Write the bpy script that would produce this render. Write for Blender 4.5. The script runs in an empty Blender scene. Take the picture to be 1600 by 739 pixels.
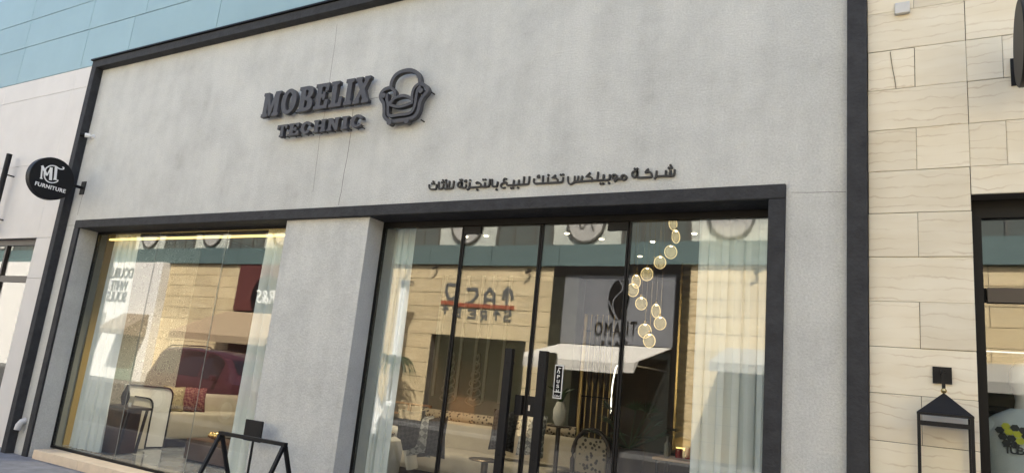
import bpy, bmesh, math, random
from mathutils import Vector, Matrix
random.seed(7)
PI = math.pi
# ------------------------------------------------------------------ camera, sky, sun
scene = bpy.context.scene
COL = scene.collection
W0, H0, FPX = 1600.0, 739.0, 1103.1
YAW, PIT, ROL = math.radians(-30.63), math.radians(11.82), math.radians(5.77)
DCAM, HCAM = 5.565, 1.6
_f = Vector((math.sin(YAW)*math.cos(PIT), math.cos(YAW)*math.cos(PIT), math.sin(PIT)))
_r = Vector((math.cos(YAW), -math.sin(YAW), 0))
_u = _r.cross(_f)
CR = math.cos(ROL)*_r + math.sin(ROL)*_u
CU = -math.sin(ROL)*_r + math.cos(ROL)*_u
cd = bpy.data.cameras.new('camera'); cam = bpy.data.objects.new('camera', cd); COL.objects.link(cam)
cd.sensor_width = 36; cd.lens = FPX/W0*36; cd.clip_end = 500; cd.clip_start = 0.05
cam.matrix_world = Matrix(((CR.x, CU.x, -_f.x, 0), (CR.y, CU.y, -_f.y, -DCAM), (CR.z, CU.z, -_f.z, HCAM), (0, 0, 0, 1)))
scene.camera = cam
SUN_EL, SUN_AZ = math.radians(50), math.radians(28)      # azimuth from +y towards +x
world = bpy.data.worlds.new('World'); scene.world = world; world.use_nodes = True
wn = world.node_tree.nodes; wl = world.node_tree.links
sky = wn.new('ShaderNodeTexSky'); sky.sky_type = 'NISHITA'; sky.sun_disc = False
sky.sun_elevation = SUN_EL; sky.sun_rotation = SUN_AZ; sky.dust_density = 6.0; sky.air_density = 1.0; sky.ozone_density = 1.0
wl.new(sky.outputs[0], wn['Background'].inputs[0]); wn['Background'].inputs[1].default_value = 0.10
sl = bpy.data.lights.new('sun', 'SUN'); sun = bpy.data.objects.new('sun', sl); COL.objects.link(sun)
sl.energy = 4.2; sl.angle = math.radians(0.53); sl.color = (1.0, 0.95, 0.86)
sd = Vector((math.sin(SUN_AZ)*math.cos(SUN_EL), math.cos(SUN_AZ)*math.cos(SUN_EL), math.sin(SUN_EL)))
sun.rotation_euler = sd.to_track_quat('Z', 'Y').to_euler(); sun.location = sd*60
vs = scene.view_settings; vs.view_transform = 'Standard'; vs.look = 'None'; vs.gamma = 1; vs.use_curve_mapping = False
vs.exposure = 2.32
scene.render.engine = 'CYCLES'
scene.cycles.use_denoising = True
scene.cycles.max_bounces = 10; scene.cycles.diffuse_bounces = 5; scene.cycles.glossy_bounces = 5
scene.cycles.transparent_max_bounces = 16; scene.cycles.caustics_reflective = False; scene.cycles.caustics_refractive = False
scene.cycles.sample_clamp_indirect = 6.0

# ------------------------------------------------------------------ pixel helpers (directions only; a plane gives the distance)
def ray(x, y): return _f*FPX + CR*(x - W0/2) - CU*(y - H0/2)
CAMP = Vector((0, -DCAM, HCAM))
def F(x, y, Y=0.0):
    d = ray(x, y); return CAMP + d*((Y + DCAM)/d.y)
def FX(x, y, X):
    d = ray(x, y); return CAMP + d*(X/d.x)
def FZ(x, y, Z):
    d = ray(x, y); return CAMP + d*((Z - HCAM)/d.z)
YG = 0.28                      # glass plane
YO = -15.5                     # opposite facade
def V(x, y, Yr=YO):            # a thing seen mirrored in the shop glass, standing at real depth Yr
    p = F(x, y, 2*YG - Yr); return Vector((p.x, Yr, p.z))

# ------------------------------------------------------------------ mesh helpers
class MB:
    def __init__(s): s.v = []; s.f = []
    def add(s, vs_, fs):
        n = len(s.v); s.v += [tuple(p) for p in vs_]; s.f += [tuple(i+n for i in f) for f in fs]; return s
    def box(s, x0, x1, y0, y1, z0, z1):
        v = [(x0,y0,z0),(x1,y0,z0),(x1,y1,z0),(x0,y1,z0),(x0,y0,z1),(x1,y0,z1),(x1,y1,z1),(x0,y1,z1)]
        return s.add(v, [(0,3,2,1),(4,5,6,7),(0,1,5,4),(1,2,6,5),(2,3,7,6),(3,0,4,7)])
    def prism(s, pts, d):                       # pts: planar 3D loop, extruded along d
        d = Vector(d); a = [Vector(p) for p in pts]; n = len(a)
        return s.add(a + [p + d for p in a], [tuple(range(n))[::-1], tuple(range(n, 2*n))] + [(i, (i+1) % n, n+(i+1) % n, n+i) for i in range(n)])
    def tube(s, path, r, n=8, cap=True, r1=None):
        path = [Vector(p) for p in path]; m = len(path); rings = []
        for i, p in enumerate(path):
            t = (path[min(i+1, m-1)] - path[max(i-1, 0)]).normalized()
            a = t.cross(Vector((0, 0, 1)));
            if a.length < 1e-3: a = t.cross(Vector((1, 0, 0)))
            a.normalize(); b = t.cross(a)
            rr = r if r1 is None else r + (r1 - r)*i/(m-1)
            rings += [p + (a*math.cos(2*PI*k/n) + b*math.sin(2*PI*k/n))*rr for k in range(n)]
        fs = [(i*n+k, i*n+(k+1) % n, (i+1)*n+(k+1) % n, (i+1)*n+k) for i in range(m-1) for k in range(n)]
        if cap: fs += [tuple(range(n))[::-1], tuple((m-1)*n+k for k in range(n))]
        return s.add(rings, fs)
    def bar(s, p0, p1, w, h):                   # square bar between two points
        p0 = Vector(p0); p1 = Vector(p1); t = (p1-p0).normalized()
        a = t.cross(Vector((0, 0, 1)));
        if a.length < 1e-2: a = t.cross(Vector((0, 1, 0)))
        a.normalize(); b = a.cross(t)
        q = [a*w/2*i + b*h/2*j for i, j in ((-1,-1),(1,-1),(1,1),(-1,1))]
        return s.add([p0+x for x in q] + [p1+x for x in q], [(3,2,1,0),(4,5,6,7),(0,1,5,4),(1,2,6,5),(2,3,7,6),(3,0,4,7)])
    def lathe(s, prof, c=(0,0,0), n=20, ax='z'):
        c = Vector(c); rings = []
        for r, h in prof:
            for k in range(n):
                a = 2*PI*k/n; u, w = r*math.cos(a), r*math.sin(a)
                rings.append(c + Vector({'z': (u, w, h), 'x': (h, u, w), 'y': (u, h, -w)}[ax]))
        m = len(prof)
        fs = [(i*n+k, i*n+(k+1) % n, (i+1)*n+(k+1) % n, (i+1)*n+k) for i in range(m-1) for k in range(n)]
        fs += [tuple(range(n))[::-1], tuple((m-1)*n+k for k in range(n))]
        return s.add(rings, fs)
    def mesh(s, name, bevel=0, seg=2, smooth=False):
        me = bpy.data.meshes.new(name); me.from_pydata(s.v, [], s.f)
        bm = bmesh.new(); bm.from_mesh(me); bmesh.ops.recalc_face_normals(bm, faces=bm.faces)
        if bevel: bmesh.ops.bevel(bm, geom=bm.edges[:], offset=bevel, segments=seg, affect='EDGES', profile=0.5, clamp_overlap=True)
        if smooth:
            for f in bm.faces: f.smooth = True
            for e in bm.edges:
                if len(e.link_faces) == 2 and e.calc_face_angle(0) > 0.7: e.smooth = False
        bm.to_mesh(me); bm.free(); return me
    def build(s, name, mat, parent=None, bevel=0, seg=2, smooth=False):
        return link(name, s.mesh(name, bevel, seg, smooth), mat, parent)

def link(name, me, mat, parent=None):
    o = bpy.data.objects.new(name, me); COL.objects.link(o)
    if mat is not None and not len(me.materials): me.materials.append(mat)
    if parent is not None:
        o.parent = parent
        o.matrix_parent_inverse = parent.matrix_basis.inverted()     # parts are built in world space
    return o
def tag(o, label, cat, group=None):
    o['label'] = label; o['category'] = cat
    if group: o['group'] = group
    return o
def thing(name, label, cat, loc=(0, 0, 0), group=None):
    o = bpy.data.objects.new(name, None); COL.objects.link(o); o.location = loc; o.empty_display_size = 0.1
    return tag(o, label, cat, group)
def struct(o): o['kind'] = 'structure'; return o
def box(name, mat, parent, *a, bevel=0, seg=2): return MB().box(*a).build(name, mat, parent, bevel, seg)

def catmull(pts, n=6, closed=False):
    out = []; m = len(pts)
    for i in range(m if closed else m-1):
        g = lambda k: pts[k % m] if closed else pts[max(0, min(m-1, k))]
        p0, p1, p2, p3 = g(i-1), g(i), g(i+1), g(i+2)
        for k in range(n):
            t = k/n
            out.append(tuple(0.5*((2*b) + (-a+c)*t + (2*a-5*b+4*c-d)*t*t + (-a+3*b-3*c+d)*t**3) for a, b, c, d in zip(p0, p1, p2, p3)))
    if not closed: out.append(tuple(pts[-1]))
    return out
def ribbon(mb, pts, w, toworld, d0, d1, closed=False):
    """mitred flat stroke along 2D points, between depths d0 and d1"""
    P = [Vector((p[0], p[1])) for p in pts]; m = len(P); L = []; R = []
    for i in range(m):
        a = P[(i-1) % m] if (closed or i > 0) else None
        b = P[(i+1) % m] if (closed or i < m-1) else None
        t1 = (P[i]-a).normalized() if a is not None else (b-P[i]).normalized()
        t2 = (b-P[i]).normalized() if b is not None else t1
        t = (t1+t2)
        t = t.normalized() if t.length > 1e-4 else t1
        n = Vector((-t.y, t.x)); c = max(0.45, n.dot(Vector((-t1.y, t1.x))))
        L.append(P[i] + n*w/2/c); R.append(P[i] - n*w/2/c)
    vs_ = []
    for i in range(m):
        vs_ += [toworld(L[i].x, L[i].y, d0), toworld(R[i].x, R[i].y, d0), toworld(R[i].x, R[i].y, d1), toworld(L[i].x, L[i].y, d1)]
    fs = []
    for i in range(m if closed else m-1):
        a, b = i*4, ((i+1) % m)*4
        for k in range(4): fs.append((a+k, a+(k+1) % 4, b+(k+1) % 4, b+k))
    if not closed: fs += [(3,2,1,0), tuple((m-1)*4+k for k in range(4))]
    mb.add(vs_, fs)
FAC = lambda x, z, d: Vector((x, d, z))             # facade plane, depth = y
def curve_mesh(cu):
    o = bpy.data.objects.new('tmp', cu); COL.objects.link(o)
    dg = bpy.context.evaluated_depsgraph_get(); dg.update()
    me = bpy.data.meshes.new_from_object(o.evaluated_get(dg)); bpy.data.objects.remove(o); bpy.data.curves.remove(cu)
    me.materials.clear(); return me
def outline_mesh(loops, depth, bev=0.0):
    cu = bpy.data.curves.new('c', 'CURVE'); cu.dimensions = '2D'; cu.fill_mode = 'BOTH'; cu.extrude = depth/2; cu.bevel_depth = bev
    for lp in loops:
        sp = cu.splines.new('POLY'); sp.points.add(len(lp)-1); sp.use_cyclic_u = True
        for p, q in zip(sp.points, lp): p.co = (q[0], q[1], 0, 1)
    return curve_mesh(cu)
def text_mesh(body, width, height, depth, bold=0.0, shear=0.0, spacing=1.0, align='CENTER'):
    cu = bpy.data.curves.new('t', 'FONT'); cu.body = body; cu.extrude = 0; cu.offset = bold; cu.shear = shear; cu.space_character = spacing; cu.align_x = align
    cu.resolution_u = 5; cu.extrude = 0.05
    me = curve_mesh(cu)
    xs = [v.co.x for v in me.vertices]; ys = [v.co.y for v in me.vertices]
    cx, cy = (min(xs)+max(xs))/2, (min(ys)+max(ys))/2; sx = width/(max(xs)-min(xs)); sy = height/(max(ys)-min(ys))
    for v in me.vertices: v.co = ((v.co.x-cx)*sx, (v.co.y-cy)*sy, v.co.z/0.1*depth)
    return me
RX = Matrix.Rotation(PI/2, 4, 'X')
def face_m(c, rz=0.0): return Matrix.Translation(Vector(c)) @ Matrix.Rotation(rz, 4, 'Z') @ RX    # rz 0 faces -y, pi faces +y, pi/2 faces +x
def put(name, me, mat, parent, m):
    me.transform(m); return link(name, me, mat, parent)

# ------------------------------------------------------------------ materials
MATS = {}
def mat(name, col=(0.5, 0.5, 0.5), rough=0.6, metal=0.0, var=0.0, vscale=6.0, bump=0.0, bscale=60.0, emit=None, est=0.0, spec=0.5, sheen=0.0, objvar=0.0):
    m = bpy.data.materials.new(name); m.use_nodes = True; MATS[name] = m
    nt = m.node_tree; b = nt.nodes['Principled BSDF']
    b.inputs['Base Color'].default_value = (*col, 1); b.inputs['Roughness'].default_value = rough; b.inputs['Metallic'].default_value = metal
    b.inputs['Specular IOR Level'].default_value = spec
    if sheen: b.inputs['Sheen Weight'].default_value = sheen
    if emit: b.inputs['Emission Color'].default_value = (*emit, 1); b.inputs['Emission Strength'].default_value = est
    N = nt.nodes.new; Lk = nt.links.new
    g = N('ShaderNodeNewGeometry')
    if var or objvar:
        n = N('ShaderNodeTexNoise'); n.inputs['Scale'].default_value = vscale; n.inputs['Detail'].default_value = 6; n.inputs['Roughness'].default_value = 0.6
        Lk(g.outputs['Position'], n.inputs['Vector'])
        mr = N('ShaderNodeMapRange'); mr.inputs[1].default_value = 0.25; mr.inputs[2].default_value = 0.75; mr.inputs[3].default_value = 1-var; mr.inputs[4].default_value = 1+var
        Lk(n.outputs['Fac'], mr.inputs[0])
        val = mr.outputs[0]
        if objvar:
            oi = N('ShaderNodeObjectInfo'); m2 = N('ShaderNodeMapRange'); m2.inputs[3].default_value = 1-objvar; m2.inputs[4].default_value = 1+objvar
            Lk(oi.outputs['Random'], m2.inputs[0]); mu = N('ShaderNodeMath'); mu.operation = 'MULTIPLY'; Lk(val, mu.inputs[0]); Lk(m2.outputs[0], mu.inputs[1]); val = mu.outputs[0]
        vm = N('ShaderNodeVectorMath'); vm.operation = 'SCALE'; vm.inputs[0].default_value = col; Lk(val, vm.inputs['Scale'])
        Lk(vm.outputs[0], b.inputs['Base Color'])
    if bump:
        n2 = N('ShaderNodeTexNoise'); n2.inputs['Scale'].default_value = bscale; n2.inputs['Detail'].default_value = 4
        Lk(g.outputs['Position'], n2.inputs['Vector'])
        bp = N('ShaderNodeBump'); bp.inputs['Strength'].default_value = bump; bp.inputs['Distance'].default_value = 0.01
        Lk(n2.outputs['Fac'], bp.inputs['Height']); Lk(bp.outputs[0], b.inputs['Normal'])
    return m
def rampnode(nt, stops):
    r = nt.nodes.new('ShaderNodeValToRGB'); e = r.color_ramp.elements
    while len(e) < len(stops): e.new(0.5)
    for k, (p, c) in zip(e, stops): k.position = p; k.color = (*c, 1) if len(c) == 3 else c
    return r

def concrete():
    m = mat('plaster_grey'); nt = m.node_tree; N = nt.nodes.new; Lk = nt.links.new; b = nt.nodes['Principled BSDF']; b.inputs['Roughness'].default_value = 0.92; b.inputs['Specular IOR Level'].default_value = 0.2
    g = N('ShaderNodeNewGeometry')
    big = N('ShaderNodeTexNoise'); big.inputs['Scale'].default_value = 1.3; big.inputs['Detail'].default_value = 10; big.inputs['Roughness'].default_value = 0.72; Lk(g.outputs['Position'], big.inputs['Vector'])
    mp = N('ShaderNodeMapping'); mp.inputs['Scale'].default_value = (4.5, 4.5, 0.35); Lk(g.outputs['Position'], mp.inputs['Vector'])
    st = N('ShaderNodeTexNoise'); st.inputs['Scale'].default_value = 1.0; st.inputs['Detail'].default_value = 6; Lk(mp.outputs[0], st.inputs['Vector'])
    fine = N('ShaderNodeTexNoise'); fine.inputs['Scale'].default_value = 60; fine.inputs['Detail'].default_value = 5; fine.inputs['Roughness'].default_value = 0.75; Lk(g.outputs['Position'], fine.inputs['Vector'])
    a = N('ShaderNodeMath'); a.operation = 'MULTIPLY_ADD'; a.inputs[1].default_value = 0.74; Lk(big.outputs['Fac'], a.inputs[0])
    a2 = N('ShaderNodeMath'); a2.operation = 'MULTIPLY'; a2.inputs[1].default_value = 0.26; Lk(st.outputs['Fac'], a2.inputs[0]); Lk(a2.outputs[0], a.inputs[2])
    r = rampnode(nt, [(0.30, (0.41, 0.412, 0.395)), (0.42, (0.525, 0.535, 0.515)), (0.54, (0.595, 0.605, 0.58)), (0.70, (0.655, 0.66, 0.625))]); Lk(a.outputs[0], r.inputs[0])
    mr = N('ShaderNodeMapRange'); mr.inputs[1].default_value = 0.3; mr.inputs[2].default_value = 0.7; mr.inputs[3].default_value = 0.80; mr.inputs[4].default_value = 1.10; Lk(fine.outputs['Fac'], mr.inputs[0])
    vm = N('ShaderNodeVectorMath'); vm.operation = 'SCALE'; Lk(r.outputs[0], vm.inputs[0]); Lk(mr.outputs[0], vm.inputs['Scale']); Lk(vm.outputs[0], b.inputs['Base Color'])
    bp = N('ShaderNodeBump'); bp.inputs['Strength'].default_value = 0.8; bp.inputs['Distance'].default_value = 0.014; Lk(fine.outputs['Fac'], bp.inputs['Height']); Lk(bp.outputs[0], b.inputs['Normal'])
    return m
def stone(name, c0, c1, vein, scale=1.0):
    m = mat(name); nt = m.node_tree; N = nt.nodes.new; Lk = nt.links.new; b = nt.nodes['Principled BSDF']; b.inputs['Roughness'].default_value = 0.7; b.inputs['Specular IOR Level'].default_value = 0.3
    g = N('ShaderNodeNewGeometry'); oi = N('ShaderNodeObjectInfo')
    off = N('ShaderNodeVectorMath'); off.operation = 'SCALE'; off.inputs[0].default_value = (13.0, 7.0, 17.0); Lk(oi.outputs['Random'], off.inputs['Scale'])
    ad = N('ShaderNodeVectorMath'); ad.operation = 'ADD'; Lk(g.outputs['Position'], ad.inputs[0]); Lk(off.outputs[0], ad.inputs[1])
    mp = N('ShaderNodeMapping'); mp.inputs['Scale'].default_value = (2.2*scale, 2.2*scale, 9.0*scale); Lk(ad.outputs[0], mp.inputs['Vector'])
    no = N('ShaderNodeTexNoise'); no.inputs['Scale'].default_value = 1.0; no.inputs['Detail'].default_value = 6; no.inputs['Roughness'].default_value = 0.5; Lk(mp.outputs[0], no.inputs['Vector'])
    w = N('ShaderNodeTexWave'); w.wave_type = 'BANDS'; w.bands_direction = 'Z'; w.inputs['Scale'].default_value = 4.2*scale; w.inputs['Distortion'].default_value = 5.0; w.inputs['Detail'].default_value = 3.5; w.inputs['Detail Scale'].default_value = 1.3; w.inputs['Detail Roughness'].default_value = 0.6
    mp2 = N('ShaderNodeMapping'); mp2.inputs['Scale'].default_value = (0.75, 0.75, 1.0); Lk(ad.outputs[0], mp2.inputs['Vector']); Lk(mp2.outputs[0], w.inputs['Vector'])
    r = rampnode(nt, [(0.3, c0), (0.7, c1)]); Lk(no.outputs['Fac'], r.inputs[0])
    vr = rampnode(nt, [(0.0, (1, 1, 1)), (0.035, (0.35, 0.35, 0.35)), (0.10, (0, 0, 0))]); Lk(w.outputs['Fac'], vr.inputs[0])
    br = N('ShaderNodeTexNoise'); br.inputs['Scale'].default_value = 4.0; Lk(ad.outputs[0], br.inputs['Vector'])
    bm_ = N('ShaderNodeMapRange'); bm_.inputs[1].default_value = 0.38; bm_.inputs[2].default_value = 0.62; bm_.inputs[3].default_value = 0.05; bm_.inputs[4].default_value = 0.6; Lk(br.outputs['Fac'], bm_.inputs[0])
    mu = N('ShaderNodeMath'); mu.operation = 'MULTIPLY'; Lk(vr.outputs[0], mu.inputs[0]); Lk(bm_.outputs[0], mu.inputs[1])
    mx = N('ShaderNodeMix'); mx.data_type = 'RGBA'; Lk(mu.outputs[0], mx.inputs[0]); Lk(r.outputs[0], mx.inputs[6]); mx.inputs[7].default_value = (*vein, 1)
    m2 = N('ShaderNodeMapRange'); m2.inputs[3].default_value = 0.90; m2.inputs[4].default_value = 1.08; Lk(oi.outputs['Random'], m2.inputs[0])
    vm = N('ShaderNodeVectorMath'); vm.operation = 'SCALE'; Lk(mx.outputs[2], vm.inputs[0]); Lk(m2.outputs[0], vm.inputs['Scale']); Lk(vm.outputs[0], b.inputs['Base Color'])
    bp = N('ShaderNodeBump'); bp.inputs['Strength'].default_value = 0.25; bp.inputs['Distance'].default_value = 0.004; Lk(mx.outputs[2], bp.inputs['Height']); Lk(bp.outputs[0], b.inputs['Normal'])
    return m
def glass(name, refl=0.06, tint=(0.94, 0.955, 0.94)):
    m = bpy.data.materials.new(name); m.use_nodes = True; nt = m.node_tree; nt.nodes.clear(); N = nt.nodes.new; Lk = nt.links.new
    out = N('ShaderNodeOutputMaterial'); mx = N('ShaderNodeMixShader'); t = N('ShaderNodeBsdfTransparent'); t.inputs[0].default_value = (*tint, 1)
    gl = N('ShaderNodeBsdfGlossy'); gl.inputs['Roughness'].default_value = 0.0
    lw = N('ShaderNodeLayerWeight'); lw.inputs[0].default_value = 0.5
    pw = N('ShaderNodeMath'); pw.operation = 'POWER'; pw.inputs[1].default_value = 5.0; Lk(lw.outputs['Facing'], pw.inputs[0])
    a = N('ShaderNodeMath'); a.operation = 'MULTIPLY_ADD'; a.inputs[1].default_value = 1-refl; a.inputs[2].default_value = refl; a.use_clamp = True; Lk(pw.outputs[0], a.inputs[0])
    Lk(a.outputs[0], mx.inputs[0]); Lk(t.outputs[0], mx.inputs[1]); Lk(gl.outputs[0], mx.inputs[2]); Lk(mx.outputs[0], out.inputs[0]); return m
def sheer(name, col, transp, transl):
    m = bpy.data.materials.new(name); m.use_nodes = True; nt = m.node_tree; nt.nodes.clear(); N = nt.nodes.new; Lk = nt.links.new
    out = N('ShaderNodeOutputMaterial'); d = N('ShaderNodeBsdfDiffuse'); d.inputs[0].default_value = (*col, 1); t = N('ShaderNodeBsdfTranslucent'); t.inputs[0].default_value = (*col, 1)
    tr = N('ShaderNodeBsdfTransparent'); m1 = N('ShaderNodeMixShader'); m1.inputs[0].default_value = transl; Lk(d.outputs[0], m1.inputs[1]); Lk(t.outputs[0], m1.inputs[2])
    m2 = N('ShaderNodeMixShader'); m2.inputs[0].default_value = transp; Lk(m1.outputs[0], m2.inputs[1]); Lk(tr.outputs[0], m2.inputs[2]); Lk(m2.outputs[0], out.inputs[0]); return m
def emissive(name, col, st):
    m = bpy.data.materials.new(name); m.use_nodes = True; b = m.node_tree.nodes['Principled BSDF']
    b.inputs['Base Color'].default_value = (*col, 1); b.inputs['Emission Color'].default_value = (*col, 1); b.inputs['Emission Strength'].default_value = st; return m
def wallpaper(name, base, ink, scale):
    m = mat(name, base, 0.7); nt = m.node_tree; N = nt.nodes.new; Lk = nt.links.new; b = nt.nodes['Principled BSDF']
    g = N('ShaderNodeNewGeometry'); v = N('ShaderNodeTexVoronoi'); v.feature = 'F1'; v.inputs['Scale'].default_value = scale; Lk(g.outputs['Position'], v.inputs['Vector'])
    sn = N('ShaderNodeMath'); sn.operation = 'MULTIPLY'; sn.inputs[1].default_value = 26.0; Lk(v.outputs['Distance'], sn.inputs[0])
    s2 = N('ShaderNodeMath'); s2.operation = 'SINE'; Lk(sn.outputs[0], s2.inputs[0])
    r = rampnode(nt, [(0.35, ink), (0.55, base)]); Lk(s2.outputs[0], r.inputs[0]); Lk(r.outputs[0], b.inputs['Base Color']); return m
def weave(name, c0, c1, sx, rough=0.9):
    m = mat(name, c0, rough); nt = m.node_tree; N = nt.nodes.new; Lk = nt.links.new; b = nt.nodes['Principled BSDF']
    tc = N('ShaderNodeTexCoord'); mp = N('ShaderNodeMapping'); mp.inputs['Rotation'].default_value = (0.6, 0.785, 0.5); Lk(tc.outputs['Object'], mp.inputs['Vector'])
    ck = N('ShaderNodeTexChecker'); ck.inputs['Scale'].default_value = sx; ck.inputs[1].default_value = (*c0, 1); ck.inputs[2].default_value = (*c1, 1); Lk(mp.outputs[0], ck.inputs['Vector'])
    n = N('ShaderNodeTexNoise'); n.inputs['Scale'].default_value = 40; Lk(tc.outputs['Object'], n.inputs['Vector'])
    mx = N('ShaderNodeMix'); mx.data_type = 'RGBA'; mx.blend_type = 'MULTIPLY'; mx.inputs[0].default_value = 0.6; Lk(ck.outputs[0], mx.inputs[6]); Lk(n.outputs[0], mx.inputs[7]); Lk(mx.outputs[2], b.inputs['Base Color']); return m
def spots(name, base, ink, scale):
    m = mat(name, base, 0.9); nt = m.node_tree; N = nt.nodes.new; Lk = nt.links.new; b = nt.nodes['Principled BSDF']
    g = N('ShaderNodeNewGeometry'); v = N('ShaderNodeTexVoronoi'); v.inputs['Scale'].default_value = scale; Lk(g.outputs['Position'], v.inputs['Vector'])
    r = rampnode(nt, [(0.30, ink), (0.42, base)]); Lk(v.outputs['Distance'], r.inputs[0]); Lk(r.outputs[0], b.inputs['Base Color']); return m

PLASTER = concrete()
DARK = mat('charcoal_paint', (0.030, 0.031, 0.034), 0.75, var=0.35, vscale=9, bump=0.7, bscale=38, spec=0.35)
LETTER = mat('letter_grey', (0.050, 0.050, 0.056), 0.55, var=0.12, vscale=12)
BLACK = mat('black_metal', (0.0075, 0.0078, 0.009), 0.5, spec=.22)
BLACKF = mat('black_frame', (0.006, 0.006, 0.0065), 0.5, spec=.2)
BROWNF = mat('bronze_frame', (0.030, 0.020, 0.016), 0.4)
WHITEP = mat('white_panel', (0.64, 0.625, 0.60), 0.75, var=0.045, vscale=2.5, bump=0.12, bscale=25, objvar=0.02)
TEAL = mat('teal_panel', (0.27, 0.40, 0.44), 0.5, var=0.05, vscale=1.4, objvar=0.035)
CREAM = stone('cream_stone', (0.69, 0.62, 0.475), (0.75, 0.695, 0.56), (0.50, 0.40, 0.27))
BEIGE = stone('beige_stone', (0.62, 0.49, 0.285), (0.70, 0.57, 0.355), (0.45, 0.34, 0.2), 0.6)
STEP = mat('step_stone', (0.66, 0.54, 0.40), 0.6, var=0.12, vscale=7, bump=0.1)
JOINT = mat('stone_joint', (0.10, 0.085, 0.065), 0.9)  # plain dark joint colour between stone blocks, also used for a crack
CRACK = mat('crack_dirt', (0.16, 0.155, 0.15), 0.95)
PAVE = mat('paving_grey', (0.20, 0.205, 0.225), 0.9, var=0.3, vscale=5, bump=0.8, bscale=70)
ASPH = mat('asphalt', (0.045, 0.045, 0.048), 0.95, var=0.2, vscale=3, bump=0.5, bscale=90, spec=.15)
KERB = mat('kerb_concrete', (0.40, 0.39, 0.37), 0.85, var=0.15)
GLASS = glass('clear_glass', 0.085)
CARGLASS = mat('car_glass', (0.012, 0.013, 0.016), 0.03, spec=0.8)
STEEL = mat('steel', (0.55, 0.55, 0.56), 0.3, 1.0)
GOLD = mat('gold_metal', (0.83, 0.58, 0.22), 0.25, 1.0)
WHITE = mat('white_paint', (0.78, 0.78, 0.76), 0.5)
SIGNW = mat('sign_white', (0.80, 0.80, 0.78), 0.6)

# ------------------------------------------------------------------ ground
struct(box('road', ASPH, None, -90, 60, -14.0, -2.8, -0.30, -0.12))
struct(box('pavement', PAVE, None, -90, 60, -2.65, 12, -0.30, 0.0))
struct(box('kerb', KERB, None, -90, 60, -2.8, -2.65, -0.30, 0.004, bevel=0.015))
struct(box('pavement', mat('dark_paving', (0.065, 0.065, 0.068), 0.95, var=0.25, vscale=4, bump=0.6, bscale=60, spec=.15), None, -90, 60, -40, -14.15, -0.30, 0.0))
struct(box('kerb', mat('dark_kerb', (.14, .14, .14), .9), None, -90, 60, -14.15, -14.0, -0.30, 0.004, bevel=0.015))
struct(box('ground', ASPH, None, -400, 400, -400, 400, -0.6, -0.31))

# ------------------------------------------------------------------ the furniture shop
shop = thing('shop_building', 'grey plaster furniture shop with charcoal border and big glass front', 'shop')
XL, XR, ZT = -10.96, -0.45, 5.76
FO = (-10.70, -0.88, 3.325); FI = (-10.58, -1.005, 3.205)          # window surround: outer and inner edge
PX0, PX1 = -6.35, -5.10                                            # plaster pier
box('wall', PLASTER, shop, XL, XR, 0.0, 0.30, FO[2], ZT)
box('wall', PLASTER, shop, XL, FI[0], 0.0, 0.30, 0.0, FI[2])
MB().box(XL, FO[0], 0.0, 0.30, FI[2], FO[2]).build('wall', PLASTER, shop)
box('wall', PLASTER, shop, FO[1], XR, 0.0, 0.30, 0.0, FO[2])
box('pier', PLASTER, shop, PX0, PX1, 0.025, 0.55, 0.0, FI[2])
# charcoal border round the whole front
bd = MB().box(-11.08, XL, -0.12, 0.30, 0.0, 5.74)
bd.build('border', DARK, shop, bevel=0.006)
MB().box(-11.08, -0.315, -0.12, 0.30, 5.742, 5.86).build('border', DARK, shop, bevel=0.006)
MB().box(-0.45, -0.315, -0.06, 0.30, 0.0, 5.74).build('border', DARK, shop, bevel=0.006)
MB().box(-11.10, -0.30, -0.145, 0.32, 5.862, 5.885).build('coping', BLACKF, shop)
# surround of the glass front
MB().box(FO[0], FO[1], -0.035, 0.30, FI[2], FO[2]-0.002).build('surround', DARK, shop, bevel=0.008)
MB().box(FO[0], FI[0], -0.035, -0.002, 0.0, FI[2]-0.002).build('surround', DARK, shop, bevel=0.006)
MB().box(FI[1], FO[1], -0.035, 0.298, 0.0, FI[2]-0.002).build('surround', DARK, shop, bevel=0.008)
# cracks and hairline joints of the plaster
def crack(pts, w=0.007, d=0.0):
    m = MB(); q = []
    for i in range(len(pts)-1):
        a, b = F(*pts[i]), F(*pts[i+1]); n = max(2, int((b-a).length/0.12))
        for k in range(n): q.append(((a.x+(b.x-a.x)*k/n)+random.uniform(-.006, .006), (a.z+(b.z-a.z)*k/n)+random.uniform(-.006, .006)))
    e = F(*pts[-1]); q.append((e.x, e.z))
    ribbon(m, q, w, FAC, -0.0015+d, 0.004+d); return m.build('crack', CRACK, shop)
crack([(527, 38), (522, 80), (515.5, 128), (507, 180), (499, 214), (494.6, 259), (489, 300)], 0.0035)
crack([(552, 172), (546.7, 223), (537.8, 270.5), (533, 300), (529, 321)], 0.006)
crack([(573, 156), (591, 152), (620, 147)], 0.005); crack([(528, 134), (536, 131)], 0.004)
crack([(1236, 301), (1290, 300.5), (1322, 300)], 0.0035); crack([(106, 353), (119, 352)], 0.004)
crack([(134, 290), (127, 312), (121, 336)], 0.005)
# step in front of the window: cream slabs
xs = [-10.43, -9.35, -8.1, -6.85, PX0-0.002]
for a, b in zip(xs[:-1], xs[1:]):
    box('step_slab', STEP, shop, a, b-0.006, -0.03, YG-0.02, 0.0, 0.12, bevel=0.006)
xs = [PX1+0.002, -3.9, -2.5, FI[1]-0.002]
for a, b in zip(xs[:-1], xs[1:]):
    box('step_slab', STEP, shop, a, b-0.006, -0.03, YG-0.02, 0.0, 0.12, bevel=0.006)
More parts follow.
